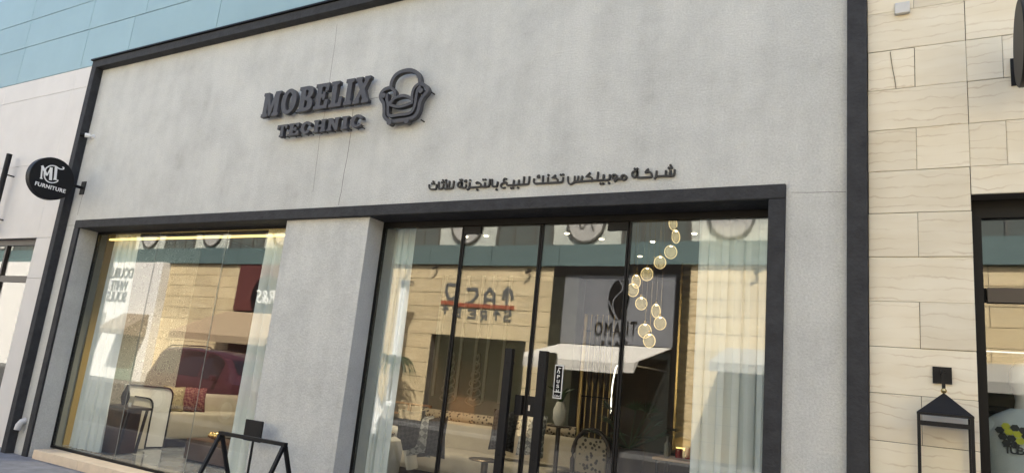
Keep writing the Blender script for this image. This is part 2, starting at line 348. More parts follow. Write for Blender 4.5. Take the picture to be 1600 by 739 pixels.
# display window: three frameless panes in a black frame
ZB, ZG = 0.13, FI[2]-0.02
fr = MB().box(FI[0]+0.001, PX0-0.001, YG-0.02, YG+0.03, 0.1205, ZB+0.02).build('window_frame', BLACKF, shop)
MB().box(FI[0]+0.001, PX0-0.001, YG-0.02, YG+0.03, ZG-0.012, FI[2]-0.003).build('window_frame', BLACKF, shop)
MB().box(FI[0]+0.001, FI[0]+0.022, YG-0.02, YG+0.03, ZB+0.021, ZG-0.013).build('window_frame', BLACKF, shop)
MB().box(PX0-0.022, PX0-0.001, YG-0.02, YG+0.03, ZB+0.021, ZG-0.013).build('window_frame', BLACKF, shop)
PANES = [FI[0]+0.022, F(250, 368, YG).x, F(350, 400, YG).x, PX0-0.022]
SEAM = mat('silicone_seam', (0.35, 0.36, 0.34), 0.5)
for i, (a, b) in enumerate(zip(PANES[:-1], PANES[1:])):
    p = MB().box(a+0.0025, b-0.0025, -0.005, 0.005, ZB+0.02, ZG-0.012).build('glass_pane', GLASS, shop)
    c = Vector(((a+b)/2, YG, 1.6)); tilt = (0.0, 0.0004, -0.0007)[i]
    p.matrix_world = Matrix.Translation(Vector((0, YG, 1.6))) @ Matrix.Rotation(tilt, 4, 'X') @ Matrix.Translation(Vector((0, 0, -1.6)))
    if i: box('pane_seam', SEAM, shop, a-0.0025, a+0.0025, YG-0.004, YG+0.004, ZB+0.02, ZG-0.012)
# glass entrance: fixed light, two leaves, fixed light
DX = [PX1-0.02, -4.03, -3.13, -2.245, FI[1]-0.002]
MB().box(DX[0]+0.022, DX[4], YG-0.02, YG+0.03, ZG-0.045, FI[2]-0.003).build('door_rail', BLACKF, shop)
MB().box(DX[0]+0.022, DX[4], YG-0.02, YG+0.03, 0.1205, ZB+0.02).build('door_rail', BLACKF, shop)
MB().box(PX1+0.001, PX1+0.028, YG-0.02, YG+0.03, ZB+0.021, ZG-0.046).build('window_frame', BLACKF, shop)
tilts = (0.0, -0.0016, -0.0016, 0.0004)
for i in range(4):
    a, b = DX[i] + (0.05 if i == 0 else 0.008), DX[i+1]-0.008
    leaf = i in (1, 2)
    o = MB().box(a, b, -0.006, 0.006, ZB+0.025, ZG-0.05).build('door' if leaf else 'glass_pane', GLASS, shop)
    o.matrix_world = Matrix.Translation(Vector((0, YG, 1.6))) @ Matrix.Rotation(tilts[i], 4, 'X') @ Matrix.Translation(Vector((0, 0, -1.6)))
    for xe in ((a-0.004, a+0.012), (b-0.012, b+0.004)):
        if (i == 0 and xe[0] < a) or (i == 3 and xe[1] > b): continue
        box('edge_strip', BLACKF, o if leaf else shop, xe[0], xe[1], YG-0.013, YG+0.013, ZB+0.025, ZG-0.05)
    if leaf:
        hx = (b-0.20) if i == 1 else (a+0.14)
        h = MB().box(hx-.008, hx+0.072, YG-0.115, YG-0.06, 0.78, 1.93).build('handle', BLACK, o, bevel=0.004)
        for z in (0.98, 1.80):
            MB().lathe([(0.016, 0), (0.016, 0.06)], (hx+0.03, YG-0.065, z), 10, 'y').build('handle_mount', BLACK, o)
            MB().lathe([(0.011, 0), (0.011, 0.006)], (hx+0.03, YG-0.121, z), 10, 'y').build('bolt', BLACKF, o)
        px = a if i == 1 else b-0.20
        box('patch_fitting', BLACK, o, px, px+0.20, YG-0.018, YG+0.018, ZG-0.13, ZG-0.052, bevel=0.003)
        lx = b-0.10 if i == 1 else a+0.02
        box('lock', BLACK, o, lx, lx+0.075, YG-0.03, YG+0.03, 1.34, 1.52, bevel=0.004)
        if i == 2:
            box('keyhole', STEEL, o, lx+0.012, lx+0.028, YG-0.034, YG-0.030, 1.39, 1.44)
            # push sticker
            c = F(872, 596, YG-0.01); sw, sh = 0.085, 0.295
            box('sticker', SIGNW, o, c.x-sw/2, c.x+sw/2, YG-0.0085, YG-0.0065, c.z-sh/2, c.z+sh/2)
            box('sticker_panel', BLACKF, o, c.x-sw/2+.009, c.x+sw/2-.009, YG-0.0105, YG-0.0085, c.z-sh/2+.062, c.z+sh/2-.009)
            box('sticker_panel', BLACKF, o, c.x-sw/2+.009, c.x+sw/2-.009, YG-0.0105, YG-0.0085, c.z-sh/2+.009, c.z-sh/2+.054)
            for k, ch in enumerate('PUSH'):
                put('letter', text_mesh(ch, 0.026, 0.030, 0.002, 0.02), SIGNW, o, face_m((c.x, YG-0.0115, c.z+0.045-0.042*k)))
            m = MB()   # walking figure pictogram and the Arabic word for push
            for pts in ([(0, .125), (-.006, .105), (.008, .09), (.004, .073)], [(-.006, .105), (-.016, .078)], [(0, .118), (.02, .121)]):
                ribbon(m, [(c.x+x, c.z+z) for x, z in pts], .006, FAC, YG-0.0125, YG-0.0105)
            m.build('pictogram', SIGNW, o); m = MB()
            for pts in ([(.024, -.118), (.022, -.128), (.008, -.128), (.006, -.118)], [(.0, -.116), (-.004, -.128), (-.012, -.126)], [(-.018, -.114), (-.02, -.128), (-.027, -.127)]):
                ribbon(m, [(c.x+x, c.z+z) for x, z in pts], .005, FAC, YG-0.0125, YG-0.0105)
            m.build('arabic_word', SIGNW, o)
# room behind the glass
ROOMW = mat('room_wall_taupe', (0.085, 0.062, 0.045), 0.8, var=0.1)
ROOMG = mat('room_wall_sage', (0.27, 0.28, 0.24), 0.8, var=0.06)
MARBLE = mat('marble_floor', (0.25, 0.265, 0.285), 0.12, var=0.6, vscale=2.6)
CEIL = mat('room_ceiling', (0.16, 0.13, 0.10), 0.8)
XI0, XI1, YI = -10.75, -0.55, 6.2
box('floor', MARBLE, shop, XI0, XI1, YG+0.031, YI, 0.02, ZB)
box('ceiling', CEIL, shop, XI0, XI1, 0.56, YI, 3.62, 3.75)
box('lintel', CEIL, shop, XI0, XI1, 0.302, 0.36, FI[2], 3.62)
box('roof', PLASTER, shop, -10.96, -0.45, 0.302, 7.0, 3.76, 5.6)  # unseen solid block above the ceiling, added to keep the room light-tight
box('inner_wall', ROOMG, shop, XI0-0.15, XI0, 0.302, 7.0, 0.02, 3.755)
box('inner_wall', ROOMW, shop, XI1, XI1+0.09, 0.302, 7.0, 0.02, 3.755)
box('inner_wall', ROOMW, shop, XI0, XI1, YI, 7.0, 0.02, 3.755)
PAPER = wallpaper('swirl_wallpaper', (0.50, 0.47, 0.40), (0.24, 0.22, 0.19), 13.0)
box('wallpaper', PAPER, shop, XI0, XI0+0.02, FX(185, 368, XI0).y, FX(302, 450, XI0).y, ZB, 3.61)
GOLDP = mat('amber_panel', (0.48, 0.33, 0.08), 0.5)
box('amber_trim', GOLDP, shop, XI0, XI0+0.03, FX(169, 368, XI0).y, FX(181, 368, XI0).y, ZB, 3.61)
MAROON = mat('maroon_wall', (0.055, 0.018, 0.016), 0.8)
box('wall_panel', MAROON, shop, XI0, XI0+0.015, FX(302, 450, XI0).y+.002, 6.19, ZB, 3.61)
LED = emissive('led_strip', (1.0, 0.66, 0.20), 0.55)
MB().box(-10.5, PX0-0.05, 0.40, 0.43, 3.115, 3.14).build('led_strip', LED, shop)
# sage wall with pale vertical mouldings behind the doors
SW0, SW1, SWY = -8.3, -5.3, 5.9
box('wall_panel', ROOMG, shop, SW0, SW1, SWY, YI-0.001, ZB, 3.61)
MOULD = mat('pale_moulding', (0.50, 0.50, 0.42), 0.7)
for px in (702, 720, 738, 762, 780, 806):
    p = F(px-22, 590, SWY)
    box('moulding', MOULD, shop, p.x-0.03, p.x+0.03, SWY-0.03, SWY-0.001, 1.25, 3.61)
for px in (712, 752):                      # carved lace drops between the mouldings
    p = F(px-8, 590, SWY); m = MB()
    for z in range(6):
        w_ = 0.19 - 0.028*z
        for s in (-1, 1):
            q = catmull([(p.x, 1.15+z*.16), (p.x+s*w_*.9, 1.22+z*.16), (p.x+s*w_*.55, 1.31+z*.16), (p.x, 1.25+z*.16)], 5)
            ribbon(m, q, 0.024, FAC, SWY-0.03-0.002*(s+z % 2), SWY-0.002)
    m.build('carved_ornament', MOULD, shop)
# textured plaster wall on the right, lit from below
WAVY = mat('carved_plaster', (0.56, 0.44, 0.25), 0.8)
nt = WAVY.node_tree; w_ = nt.nodes.new('ShaderNodeTexWave'); w_.bands_direction = 'Z'; w_.inputs['Scale'].default_value = 2.2; w_.inputs['Distortion'].default_value = 7; w_.inputs['Detail'].default_value = 2
g_ = nt.nodes.new('ShaderNodeNewGeometry'); nt.links.new(g_.outputs['Position'], w_.inputs['Vector'])
b_ = nt.nodes.new('ShaderNodeBump'); b_.inputs['Strength'].default_value = 1; b_.inputs['Distance'].default_value = 0.05; nt.links.new(w_.outputs['Fac'], b_.inputs['Height']); nt.links.new(b_.outputs[0], nt.nodes['Principled BSDF'].inputs['Normal'])
CW = F(1059, 600, 4.6).x
box('carved_wall', WAVY, shop, CW, XI1-0.001, 4.6, 4.7, ZB, 3.61)
box('gold_strip', GOLD, shop, CW-0.03, CW-0.001, 4.58, 4.7, ZB, 3.61)
m = MB().box(CW+0.05, XI1-0.1, 4.50, 4.53, 0.96, 0.99); m.build('led_strip', LED, shop)
DOWN = emissive('downlight', (1.0, 0.86, 0.6), 2.5)
TRIM = mat('downlight_trim', (0.4, 0.38, 0.34), 0.5)
for k, (px, py) in enumerate([(886, 362), (1085, 362), (1000, 398), (940, 371), (760, 366), (1020, 375)]):
    d = ray(px, py); t = (3.62-HCAM)/d.z; p = CAMP + d*t
    if p.y > 5.8 or p.y < 0.6: p = Vector((p.x*0.6, 3.5, 3.62))
    dl = MB().lathe([(0.05, 0), (0.05, 0.02), (0.035, 0.02)], (p.x, p.y, 3.598), 16).build('downlight', TRIM, shop)
    MB().lathe([(0.03, 0), (0.03, 0.01)], (p.x, p.y, 3.590), 14).build('lamp', DOWN, dl)
for x, yd in ((-9.2, 1.7), (-7.4, 2.2), (-5.6, 2.6)):
    dl = MB().lathe([(0.05, 0), (0.05, 0.02), (0.035, 0.02)], (x, yd, 3.598), 16).build('downlight', TRIM, shop)
    MB().lathe([(0.03, 0), (0.03, 0.01)], (x, yd, 3.590), 14).build('lamp', DOWN, dl)
for x, y, e in ((-9.2, 1.7, 100), (-7.4, 2.2, 24), (-5.6, 2.6, 50)):      # the light of those ceiling lamps
    l = bpy.data.lights.new('lamp_beam', 'SPOT'); l.energy = e; l.color = (1, .85, .62); l.spot_size = 1.9; l.spot_blend = 0.7; l.shadow_soft_size = 0.05
    lo = bpy.data.objects.new('lamp_beam', l); COL.objects.link(lo); lo.location = (x, y, 3.57)

# ------------------------------------------------------------------ shop sign: slab letters and armchair emblem
LO = {}
LO['M'] = [[(0,0),(2.7,0),(2.7,1.2),(2.1,1.2),(2.1,5.8),(3.25,.2),(4.0,.2),(5.2,5.8),(5.2,1.2),(4.6,1.2),(4.6,0),(7.4,0),(7.4,1.2),(6.9,1.2),(6.9,8.8),(7.4,8.8),(7.4,10),(5.1,10),(3.65,4.3),(2.2,10),(0,10),(0,8.8),(.5,8.8),(.5,1.2),(0,1.2)]]
LO['O'] = [[(3.2+3.2*math.cos(a*PI/12), 5+5.15*math.sin(a*PI/12)) for a in range(24)], [(3.2+1.35*math.cos(a*PI/12), 5+3.7*math.sin(a*PI/12)) for a in range(24)]]
LO['B'] = [[(0,0),(4.2,0),(5.6,.5),(6.3,1.7),(6.3,3.3),(5.7,4.6),(4.9,5.2),(5.6,5.8),(6.1,7),(6,8.5),(5.3,9.6),(4,10),(0,10),(0,8.8),(.8,8.8),(.8,1.2),(0,1.2)], [(2.8,1.4),(3.6,1.4),(4.1,2),(4.1,3.6),(3.6,4.4),(2.8,4.4)], [(2.8,5.9),(3.5,5.9),(4,6.5),(4,8),(3.5,8.6),(2.8,8.6)]]
LO['E'] = [[(0,0),(6,0),(6,3.4),(4.8,3.4),(4.5,1.3),(2.8,1.3),(2.8,4.4),(3.5,4.4),(3.5,3.5),(4.5,3.5),(4.5,6.6),(3.5,6.6),(3.5,5.7),(2.8,5.7),(2.8,8.7),(4.4,8.7),(4.7,6.9),(5.8,6.9),(5.8,10),(0,10),(0,8.7),(.8,8.7),(.8,1.3),(0,1.3)]]
LO['L'] = [[(0,0),(6,0),(6,3.7),(4.8,3.7),(4.5,1.3),(3.0,1.3),(3.0,8.7),(3.9,8.7),(3.9,10),(0,10),(0,8.7),(.9,8.7),(.9,1.3),(0,1.3)]]
LO['I'] = [[(0,0),(4,0),(4,1.3),(3.1,1.3),(3.1,8.7),(4,8.7),(4,10),(0,10),(0,8.7),(.9,8.7),(.9,1.3),(0,1.3)]]
LO['X'] = [[(0,0),(2.9,0),(2.9,1.2),(2.4,1.2),(3.4,3.5),(4.4,1.2),(4,1.2),(4,0),(7.1,0),(7.1,1.2),(6.5,1.2),(4.7,5.2),(6.2,8.8),(6.8,8.8),(6.8,10),(4.2,10),(4.2,8.8),(4.6,8.8),(3.75,6.8),(2.8,8.8),(3.1,8.8),(3.1,10),(.1,10),(.1,8.8),(.7,8.8),(2.5,5.1),(.6,1.2),(0,1.2)]]
LO['T'] = [[(2,0),(5,0),(5,1.2),(4.5,1.2),(4.5,8.6),(5.7,8.6),(6,6.6),(7,6.6),(7,10),(0,10),(0,6.6),(1,6.6),(1.3,8.6),(2.5,8.6),(2.5,1.2),(2,1.2)]]
LO['H'] = [[(0,0),(3,0),(3,1.3),(2.6,1.3),(2.6,4.3),(4.6,4.3),(4.6,1.3),(4.2,1.3),(4.2,0),(7.2,0),(7.2,1.3),(6.6,1.3),(6.6,8.7),(7.2,8.7),(7.2,10),(4.2,10),(4.2,8.7),(4.6,8.7),(4.6,5.7),(2.6,5.7),(2.6,8.7),(3,8.7),(3,10),(0,10),(0,8.7),(.6,8.7),(.6,1.3),(0,1.3)]]
LO['N'] = [[(0,0),(3,0),(3,1.3),(2.4,1.3),(2.4,6.2),(5,0),(6.7,0),(6.7,8.7),(7.4,8.7),(7.4,10),(4.4,10),(4.4,8.7),(5,8.7),(5,4),(2.6,10),(0,10),(0,8.7),(.7,8.7),(.7,1.3),(0,1.3)]]
arc = [(40+k*20) for k in range(15)]
LO['C'] = [[(3.5+3.5*math.cos(math.radians(a)), 5+5.1*math.sin(math.radians(a))) for a in arc] + [(3.6+1.5*math.cos(math.radians(a)), 5+3.2*math.sin(math.radians(a))) for a in arc[::-1]] + [(5.2, 6.4), (6.6, 6.2)]]
YL0, YL1 = -0.105, -0.05
sign = thing('shop_sign', 'raised grey slab letters spelling MOBELIX TECHNIC on the plaster', 'sign', (-6.1, 0, 4.3))
def word(letters, zb, zt, thing_, name='letter'):
    for ch, pl, pr in letters:
        a, b = F(pl, 175, YL0), F(pr, 175, YL0); lp = LO[ch]
        xs_ = [p[0] for l in lp for p in l]; sx = (b.x-a.x)/(max(xs_)-min(xs_)); sz = (zt-zb)/10
        me = outline_mesh([[((p[0]-min(xs_))*sx, p[1]*sz) for p in l] for l in lp], YL1-YL0-0.004, 0.002)
        put(name, me, LETTER, thing_, face_m((a.x, (YL0+YL1)/2, zb)))
        for fx in (0.25, 0.75):            # fixing pins into the wall
            MB().tube([(a.x+(b.x-a.x)*fx, YL1, zb+.12*(zt-zb)), (a.x+(b.x-a.x)*fx, 0.0, zb+.12*(zt-zb))], 0.006, 6).build('pin', BLACKF, thing_)
# letter edges read at mid height of each letter
Z0, Z1 = F(408, 182.5, YL0).z, F(412, 146, YL0).z
Zx0, Zx1 = F(558, 163, YL0).z, F(560, 122.5, YL0).z
ZA, ZBt = (Z0+Zx0)/2, (Z1+Zx1)/2
word([('M', 408.5, 434), ('O', 437, 459.5), ('B', 463, 485), ('E', 488, 508.5), ('L', 511.5, 530), ('I', 534, 546), ('X', 548.5, 572)], ZA, ZBt, sign)
word([('T', 438, 452.5), ('E', 455, 471), ('C', 474, 489.5), ('H', 493.5, 512), ('N', 514.5, 532.5), ('I', 536, 546), ('C', 549.5, 568)], F(500, 206, YL0).z, F(503, 187, YL0).z, sign)
emblem = thing('armchair_emblem', 'raised grey outline of an armchair beside the slab letters', 'emblem', (-4.8, 0, 4.5))
def crop(ox, oy, s, Y): return lambda p: (lambda q: (q.x, q.z))(F(ox+p[0]*s, oy+p[1]*s, Y))
cc = crop(585, 100, 95/669, YL0)
EMB = [([(178,255),(190,190),(230,125),(295,85),(380,68),(450,88),(488,140),(497,205)], .052),
       ([(178,258),(110,282),(70,330),(68,380),(100,440),(105,520),(108,580),(160,628),(270,622),(370,606),(440,575),(480,510),(500,420),(535,355),(580,300),(560,245),(500,212)], .05),
       ([(180,262),(218,300),(224,350),(200,410),(165,440)], .04),
       ([(500,215),(445,255),(418,320),(412,385)], .04),
       ([(142,330),(136,390),(150,450),(160,568),(280,560),(395,540),(440,470),(458,380),(475,290),(510,245)], .042),
       ([(165,438),(225,380),(315,352),(385,370),(425,410)], .04),
       ([(165,448),(235,470),(320,465),(425,425)], .04)]
for k, (pts, w_) in enumerate(EMB):
    m = MB(); ribbon(m, catmull([cc(p) for p in pts], 5), w_*.8, FAC, YL0-0.0012*k, YL1); m.build('outline', LETTER, emblem)
for p, r in (((106,352), .030), ((513,298), .030), ((168,645), .034), ((358,628), .032)):
    c = cc(p); MB().lathe([(r, YL0-.011), (r, YL1)], (c[0], 0, c[1]), 16, 'y').build('scroll', LETTER, emblem)
for p in ((600,295), (485,600), (60,380)):
    c = cc(p); MB().tube([(c[0], -.06, c[1]), (c[0], 0, c[1])], .007, 6).build('pin', BLACKF, emblem)

# Arabic company name in flat black strokes
arab = thing('arabic_sign', 'black Arabic lettering in one line above the glass front', 'sign', (-3.0, 0, 3.5))
INK = mat('sign_black', (0.010, 0.009, 0.008), 0.5)
def word_strokes(ox, oy, s, strokes, dots, w, r):
    c_ = crop(ox, oy, s, -0.022); m = MB()
    for k, (pts, smooth) in enumerate(strokes):
        q = [c_(p) for p in pts]
        ribbon(m, catmull(q, 4) if smooth else q, w, FAC, -0.022-0.0006*k, -0.006)
    m.build('word', INK, arab)
    for d in dots:
        q = c_(d); MB().lathe([(r, -0.022), (r, -0.006)], (q[0], 0, q[1]), 12, 'y').build('dot', INK, arab)
S_ = True
word_strokes(660, 265, 110/1600, [     # للأثاث
    ([(145,335),(148,400),(175,440),(230,448),(290,440),(308,400),(315,330)], S_),
    ([(365,275),(360,340),(362,410),(385,435),(430,430),(460,400),(475,320)], S_),
    ([(528,290),(545,350),(548,420)], S_), ([(515,275),(530,240),(548,235)], S_),
    ([(612,255),(600,340),(592,425)], S_), ([(710,255),(700,340),(690,395),(660,420),(590,428),(500,436)], S_)],
    [(212,315),(258,315),(240,270),(435,290),(480,285),(458,240)], 0.0158, 0.0108)
word_strokes(660, 265, 110/1600, [     # بالتجزئة
    ([(885,290),(840,285),(800,320),(800,375),(830,395),(875,370),(890,285),(885,390),(920,412),(970,400),(985,330)], S_), ([(1000,240),(965,248),(960,275),(1000,285)], S_),
    ([(1068,290),(1060,350),(1045,420),(1000,455)], S_), ([(1060,408),(1150,400),(1260,390),(1330,385),(1400,388)], S_), ([(1205,315),(1240,285),(1290,300),(1320,340),(1330,385)], S_),
    ([(1420,290),(1410,385)], S_), ([(1530,215),(1520,310),(1505,365),(1470,385),(1390,388)], S_), ([(1580,215),(1575,330),(1600,380),(1640,385)], S_), ([(1640,385),(1680,380),(1700,330),(1708,275)], S_)],
    [(850,232),(890,230),(1075,240),(1232,455),(1375,225),(1425,225),(1675,452)], 0.0158, 0.0108)
word_strokes(760, 260, 130/1600, [     # للبيع
    ([(385,240),(345,235),(325,265),(340,300),(385,310)], S_), ([(380,305),(310,320),(275,360),(285,400),(330,412),(360,405)], S_), ([(385,310),(385,345),(410,362),(480,358),(600,352),(700,345),(780,340),(810,310),(822,190)], S_),
    ([(525,260),(512,355)], S_), ([(620,255),(612,350)], S_), ([(722,195),(708,345)], S_)],
    [(468,415),(508,410),(602,405)], 0.0158, 0.0108)
word_strokes(760, 260, 130/1600, [     # تكنك
    ([(912,230),(905,290),(930,325),(1000,325),(1090,322),(1200,315),(1300,310),(1430,302),(1462,270),(1472,205)], S_), ([(1085,175),(1075,322)], S_), ([(1020,172),(985,185),(980,208),(1025,210)], S_),
    ([(1180,205),(1172,315)], S_), ([(1330,165),(1275,215),(1330,225),(1365,255),(1370,305)], False)],
    [(1185,165),(1425,160),(1472,155)], 0.0158, 0.0108)
word_strokes(875, 250, 110/1600, [     # موبيلكس
    ([(178,370),(175,450),(195,525),(240,545),(290,520),(322,470),(330,360)], S_), ([(412,360),(405,440),(370,485),(310,490)], S_), ([(502,360),(490,440),(450,480),(370,488)], S_),
    ([(440,482),(600,472),(740,465),(880,455),(1000,450),(1095,445),(1118,410),(1125,325)], S_), ([(685,285),(605,370),(690,385),(725,415),(735,465)], False), ([(862,270),(845,455)], S_), ([(990,325),(978,450)], S_),
    ([(1240,330),(1190,350),(1188,410),(1230,435),(1280,415),(1285,360),(1245,330)], S_), ([(1285,400),(1275,450),(1230,495)], S_), ([(1275,430),(1340,425),(1385,425)], S_),
    ([(1450,340),(1400,365),(1395,420),(1440,450),(1490,430),(1500,370),(1450,340)], S_)],
    [(912,532),(975,528),(1105,520)], 0.0158, 0.0108)
word_strokes(970, 250, 95/1600, [      # شركة
    ([(430,290),(360,290),(300,330),(295,410),(335,450),(400,430),(425,370),(432,285),(425,430),(450,462),(560,458),(700,450),(790,445),(805,400),(790,340),(740,305),(690,318),(630,330)], S_), ([(635,335),(680,270),(735,232)], S_),
    ([(938,280),(930,370),(915,450),(870,505)], S_), ([(935,425),(1050,422),(1180,415),(1320,412),(1395,390),(1412,250)], S_), ([(1182,270),(1175,415)], S_), ([(1300,260),(1290,412)], S_)],
    [(362,232),(430,228),(1260,208),(1338,200),(1303,140)], 0.0158, 0.0108)

# small things fixed to the front
disc = thing('blade_sign', 'round black blade sign reading MT FURNITURE on a wall bracket', 'sign', (-10.74, 0, 3.86))
def disc_sign(par, x0, x1, cy, cz, r, plate_x):
    MB().lathe([(r-.006, x0), (r, x0+.006), (r, x1-.006), (r-.006, x1)], (0, cy, cz), 44, 'x').build('drum', BLACK, par, smooth=True)
    MB().tube([(plate_x, cy+r-.03, cz), (plate_x, -0.012, cz)], 0.022, 8).build('arm', BLACK, par)
    box('plate', BLACK, par, plate_x-.055, plate_x+.055, -0.014, 0.0, cz-.10, cz+.10)
DXF, DY, DZ, DR = -10.70, -0.47, F(76, 280, -0.47).z, 0.305
disc_sign(disc, DXF-.11, DXF, DY, DZ, DR, -10.755)
def disc_pt(x, y): q = FX(x*150/924, 220+y*150/924, DXF); return (q.y, q.z)
DSK = lambda a, b, d: Vector((DXF+d, a, b))
m = MB()
for k, (pts, w_, sm) in enumerate([([(395,362),(401,300),(407,242)], .020, 0), ([(404,240),(428,290),(450,335)], .030, 0), ([(450,335),(470,298),(490,258)], .016, 0), ([(492,258),(488,320),(484,380)], .036, 0), ([(528,372),(534,310),(540,250)], .034, 0),
        ([(438,268),(480,242),(530,245),(570,270),(605,275),(612,262),(600,255)], .014, 1), ([(440,270),(425,310),(430,360),(460,395),(505,405),(545,395),(556,378)], .014, 1), ([(383,360),(408,366)], .012, 0), ([(510,372),(545,376)], .012, 0)]):
    q = [disc_pt(*p) for p in pts]; ribbon(m, catmull(q, 5) if sm else q, w_, DSK, 0.0005, 0.006+.0006*k)
m.build('monogram', SIGNW, disc)
a, b = disc_pt(335, 420), disc_pt(632, 478)
put('lettering', text_mesh('FURNITURE', b[0]-a[0], 0.055, 0.006, 0.022, spacing=1.1), SIGNW, disc, face_m((DXF+.003, (a[0]+b[0])/2, (a[1]+b[1])/2), PI/2))
disc2 = thing('blade_sign', 'plain dark round blade sign on the cream stone wall', 'sign', (0.63, 0, 4.05))
disc_sign(disc2, 0.577, 0.69, -0.44, 4.05, 0.28, 0.63)

cctv = thing('security_camera', 'small white and black security camera at the plaster edge', 'camera', F(146, 214))
p = F(146, 214); q = p + Vector((-0.10, -0.16, 0.0))
MB().lathe([(.035, -.02), (.035, 0)], (p.x, 0, p.z), 14, 'y').build('base', WHITE, cctv)
MB().tube([(p.x, -.02, p.z), (p.x-.02, -.06, p.z)], .014, 8).build('joint', WHITE, cctv)
MB().tube([(p.x-.015, -.045, p.z), (p.x-.05, -.10, p.z-.005)], .034, 14).build('housing', WHITE, cctv, smooth=True)
MB().tube([(p.x-.0505, -.101, p.z-.005), (p.x-.085, -.15, p.z-.009)], .035, 14).build('lens', BLACK, cctv)
p = F(38, 664)
pipe = MB(); pipe.tube([(p.x+.02, 0, p.z+.07), (p.x+.01, -.05, p.z+.05), (p.x, -.075, p.z-.0), (p.x-.005, -.08, p.z-.06)], .042, 12, cap=False); pipe.tube([(p.x-.005, -.08, p.z-.06), (p.x, -.075, p.z), (p.x+.01, -.05, p.z+.05), (p.x+.02, 0, p.z+.07)], .036, 12, cap=False)
tag(pipe.build('drain_spout', mat('pvc_grey', (.5, .5, .5), .4), None, smooth=True), 'short grey plastic drain spout low on the plaster strip', 'drain spout')

# ------------------------------------------------------------------ neighbour on the left: white panels, teal fascia
lb = thing('white_building', 'white panelled shop beside the grey plaster front, under a teal fascia', 'building', (-14, 0.1, 0))
YW = 0.10
JW = mat('panel_joint', (0.30, 0.29, 0.28), 0.9); JT = mat('teal_joint', (0.06, 0.10, 0.12), 0.9)
box('wall', JW, lb, -26, -11.952, YW+0.02, 0.30, 3.11, 5.945); box('wall', JW, lb, -11.948, -11.082, YW+0.02, 0.30, 0.0, 5.945)
def panels(name, mat_, par, rects, y, g=0.006, t=0.02, bev=0.003):
    for x0, x1, z0, z1 in rects: box(name, mat_, par, x0+g/2, x1-g/2, y, y+t-0.001, z0+g/2, z1-g/2, bevel=bev, seg=1)
WX = [-26, -23.6, -21.2, -18.8, -16.4, -14.2, -11.95]
R_ = [(-11.95, -11.085, 0.0, 2.47), (-11.95, -11.085, 2.47, 3.11)]
for z0, z1 in ((3.11, 4.35), (4.35, 5.59), (5.59, 5.947)):
    R_ += [(a, b, z0, z1) for a, b in zip(WX[:-1], WX[1:])] + [(-11.95, -11.085, z0, z1)]
panels('wall_panel', WHITEP, lb, R_, YW, 0.004)
box('room_back', mat('dim_room', (0.10, 0.095, 0.085), 0.8), lb, -26, -11.4, 2.6, 2.7, 0, 3.4)
box('room_floor', MARBLE, lb, -26, -11.4, 0.31, 2.6, 0.0, 0.05); box('room_ceiling', CEIL, lb, -26, -11.4, 0.31, 2.6, 3.3, 3.4)
box('room_side', MATS['dim_room'], lb, -11.4, -11.3, 0.31, 2.7, 0.0, 3.4)
yw = 0.20
lx = [-11.955, -13.0, -14.6, -16.2, -17.8, -19.4]
box('window_frame', BROWNF, lb, -26, -11.955, yw, yw+.07, 3.02, 3.108)
box('window_frame', BROWNF, lb, -26, -11.955, yw+.002, yw+.068, 2.42, 2.52)
for k, x in enumerate(lx):
    w_ = 0.05
    box('mullion', BROWNF, lb, x-w_, x, yw-.003, yw+.073, 0.0, 3.019)
for a, b in zip(lx[1:], lx[:-1]):
    for z0, z1 in ((0.02, 2.419), (2.521, 3.019)):
        box('glass_pane', GLASS, lb, a+.001, b-.051, yw+.03, yw+.04, z0, z1)
stk = thing('parked_scooter', 'dark parked motor scooter inside the white shop window', 'scooter', (-13.2, 1.0, 0.05))
MB().box(-13.6, -12.9, .9, 1.2, .55, .75).build('seat', BLACK, stk, bevel=.06, seg=3)
MB().box(-13.1, -12.85, .85, 1.25, .75, 1.2).build('front_shield', BLACK, stk, bevel=.08, seg=3)
MB().tube([(-13.0, .75, 1.25), (-12.95, 1.05, 1.22), (-13.0, 1.35, 1.25)], .02, 8).build('handlebar', STEEL, stk)
for x in (-13.55, -12.75): MB().lathe([(.15, -.05), (.25, -.05), (.25, .05), (.15, .05)], (x, 1.05, .31), 20, 'y').build('wheel', BLACKF, stk)
MB().lathe([(.05, 0), (.04, .03)], (-12.84, 1.05, 1.0), 12, 'x').build('tail_light', mat('red_lens', (.5, .02, .02), .2), stk)

tw = thing('teal_fascia', 'long teal panelled fascia running above the white and grey shops', 'fascia', (-8, 0.1, 5.95))
box('backing', JT, tw, -30, 6, YW+.025, .5, 5.95, 7.90)
R_ = []
for z0, z1, xs_ in ((5.952, 6.66, (-30, -26, -22.2, -18.1, -15.9, -13.9, -11.88, -10.6, -8.52, -6.44, -4.36, -2.28, -.2, 2.0, 6)), (6.66, 7.21, (-30, -26.5, -22.2, -18.1, -15.98, -13.94, -11.9, -10.34, -8.3, -6.2, -4.1, -2, 0, 2, 6)), (7.21, 7.90, (-30, -26, -22, -18, -15.98, -13.96, -11.9, -9.8, -7.7, -5.6, -3.5, -1.4, .7, 2.8, 6))):
    R_ += [(a, b, z0, z1) for a, b in zip(xs_[:-1], xs_[1:])]
panels('teal_panel', TEAL, tw, R_, YW+.004, 0.010)
p0, p1 = F(15, 241, -0.05), F(-6, 330, -0.05)
pole = thing('wall_pole', 'black steel tube standing off the white wall', 'pole', p1)
MB().tube([(p0.x, -.05, p0.z), (p0.x, -.05, p0.z-1.35)], .042, 14).build('tube', BLACK, pole, smooth=True)
for z in (p0.z-.35, p0.z-1.1): MB().tube([(p0.x, -.02, z), (p0.x, YW, z)], .012, 6).build('bracket', BLACK, pole)

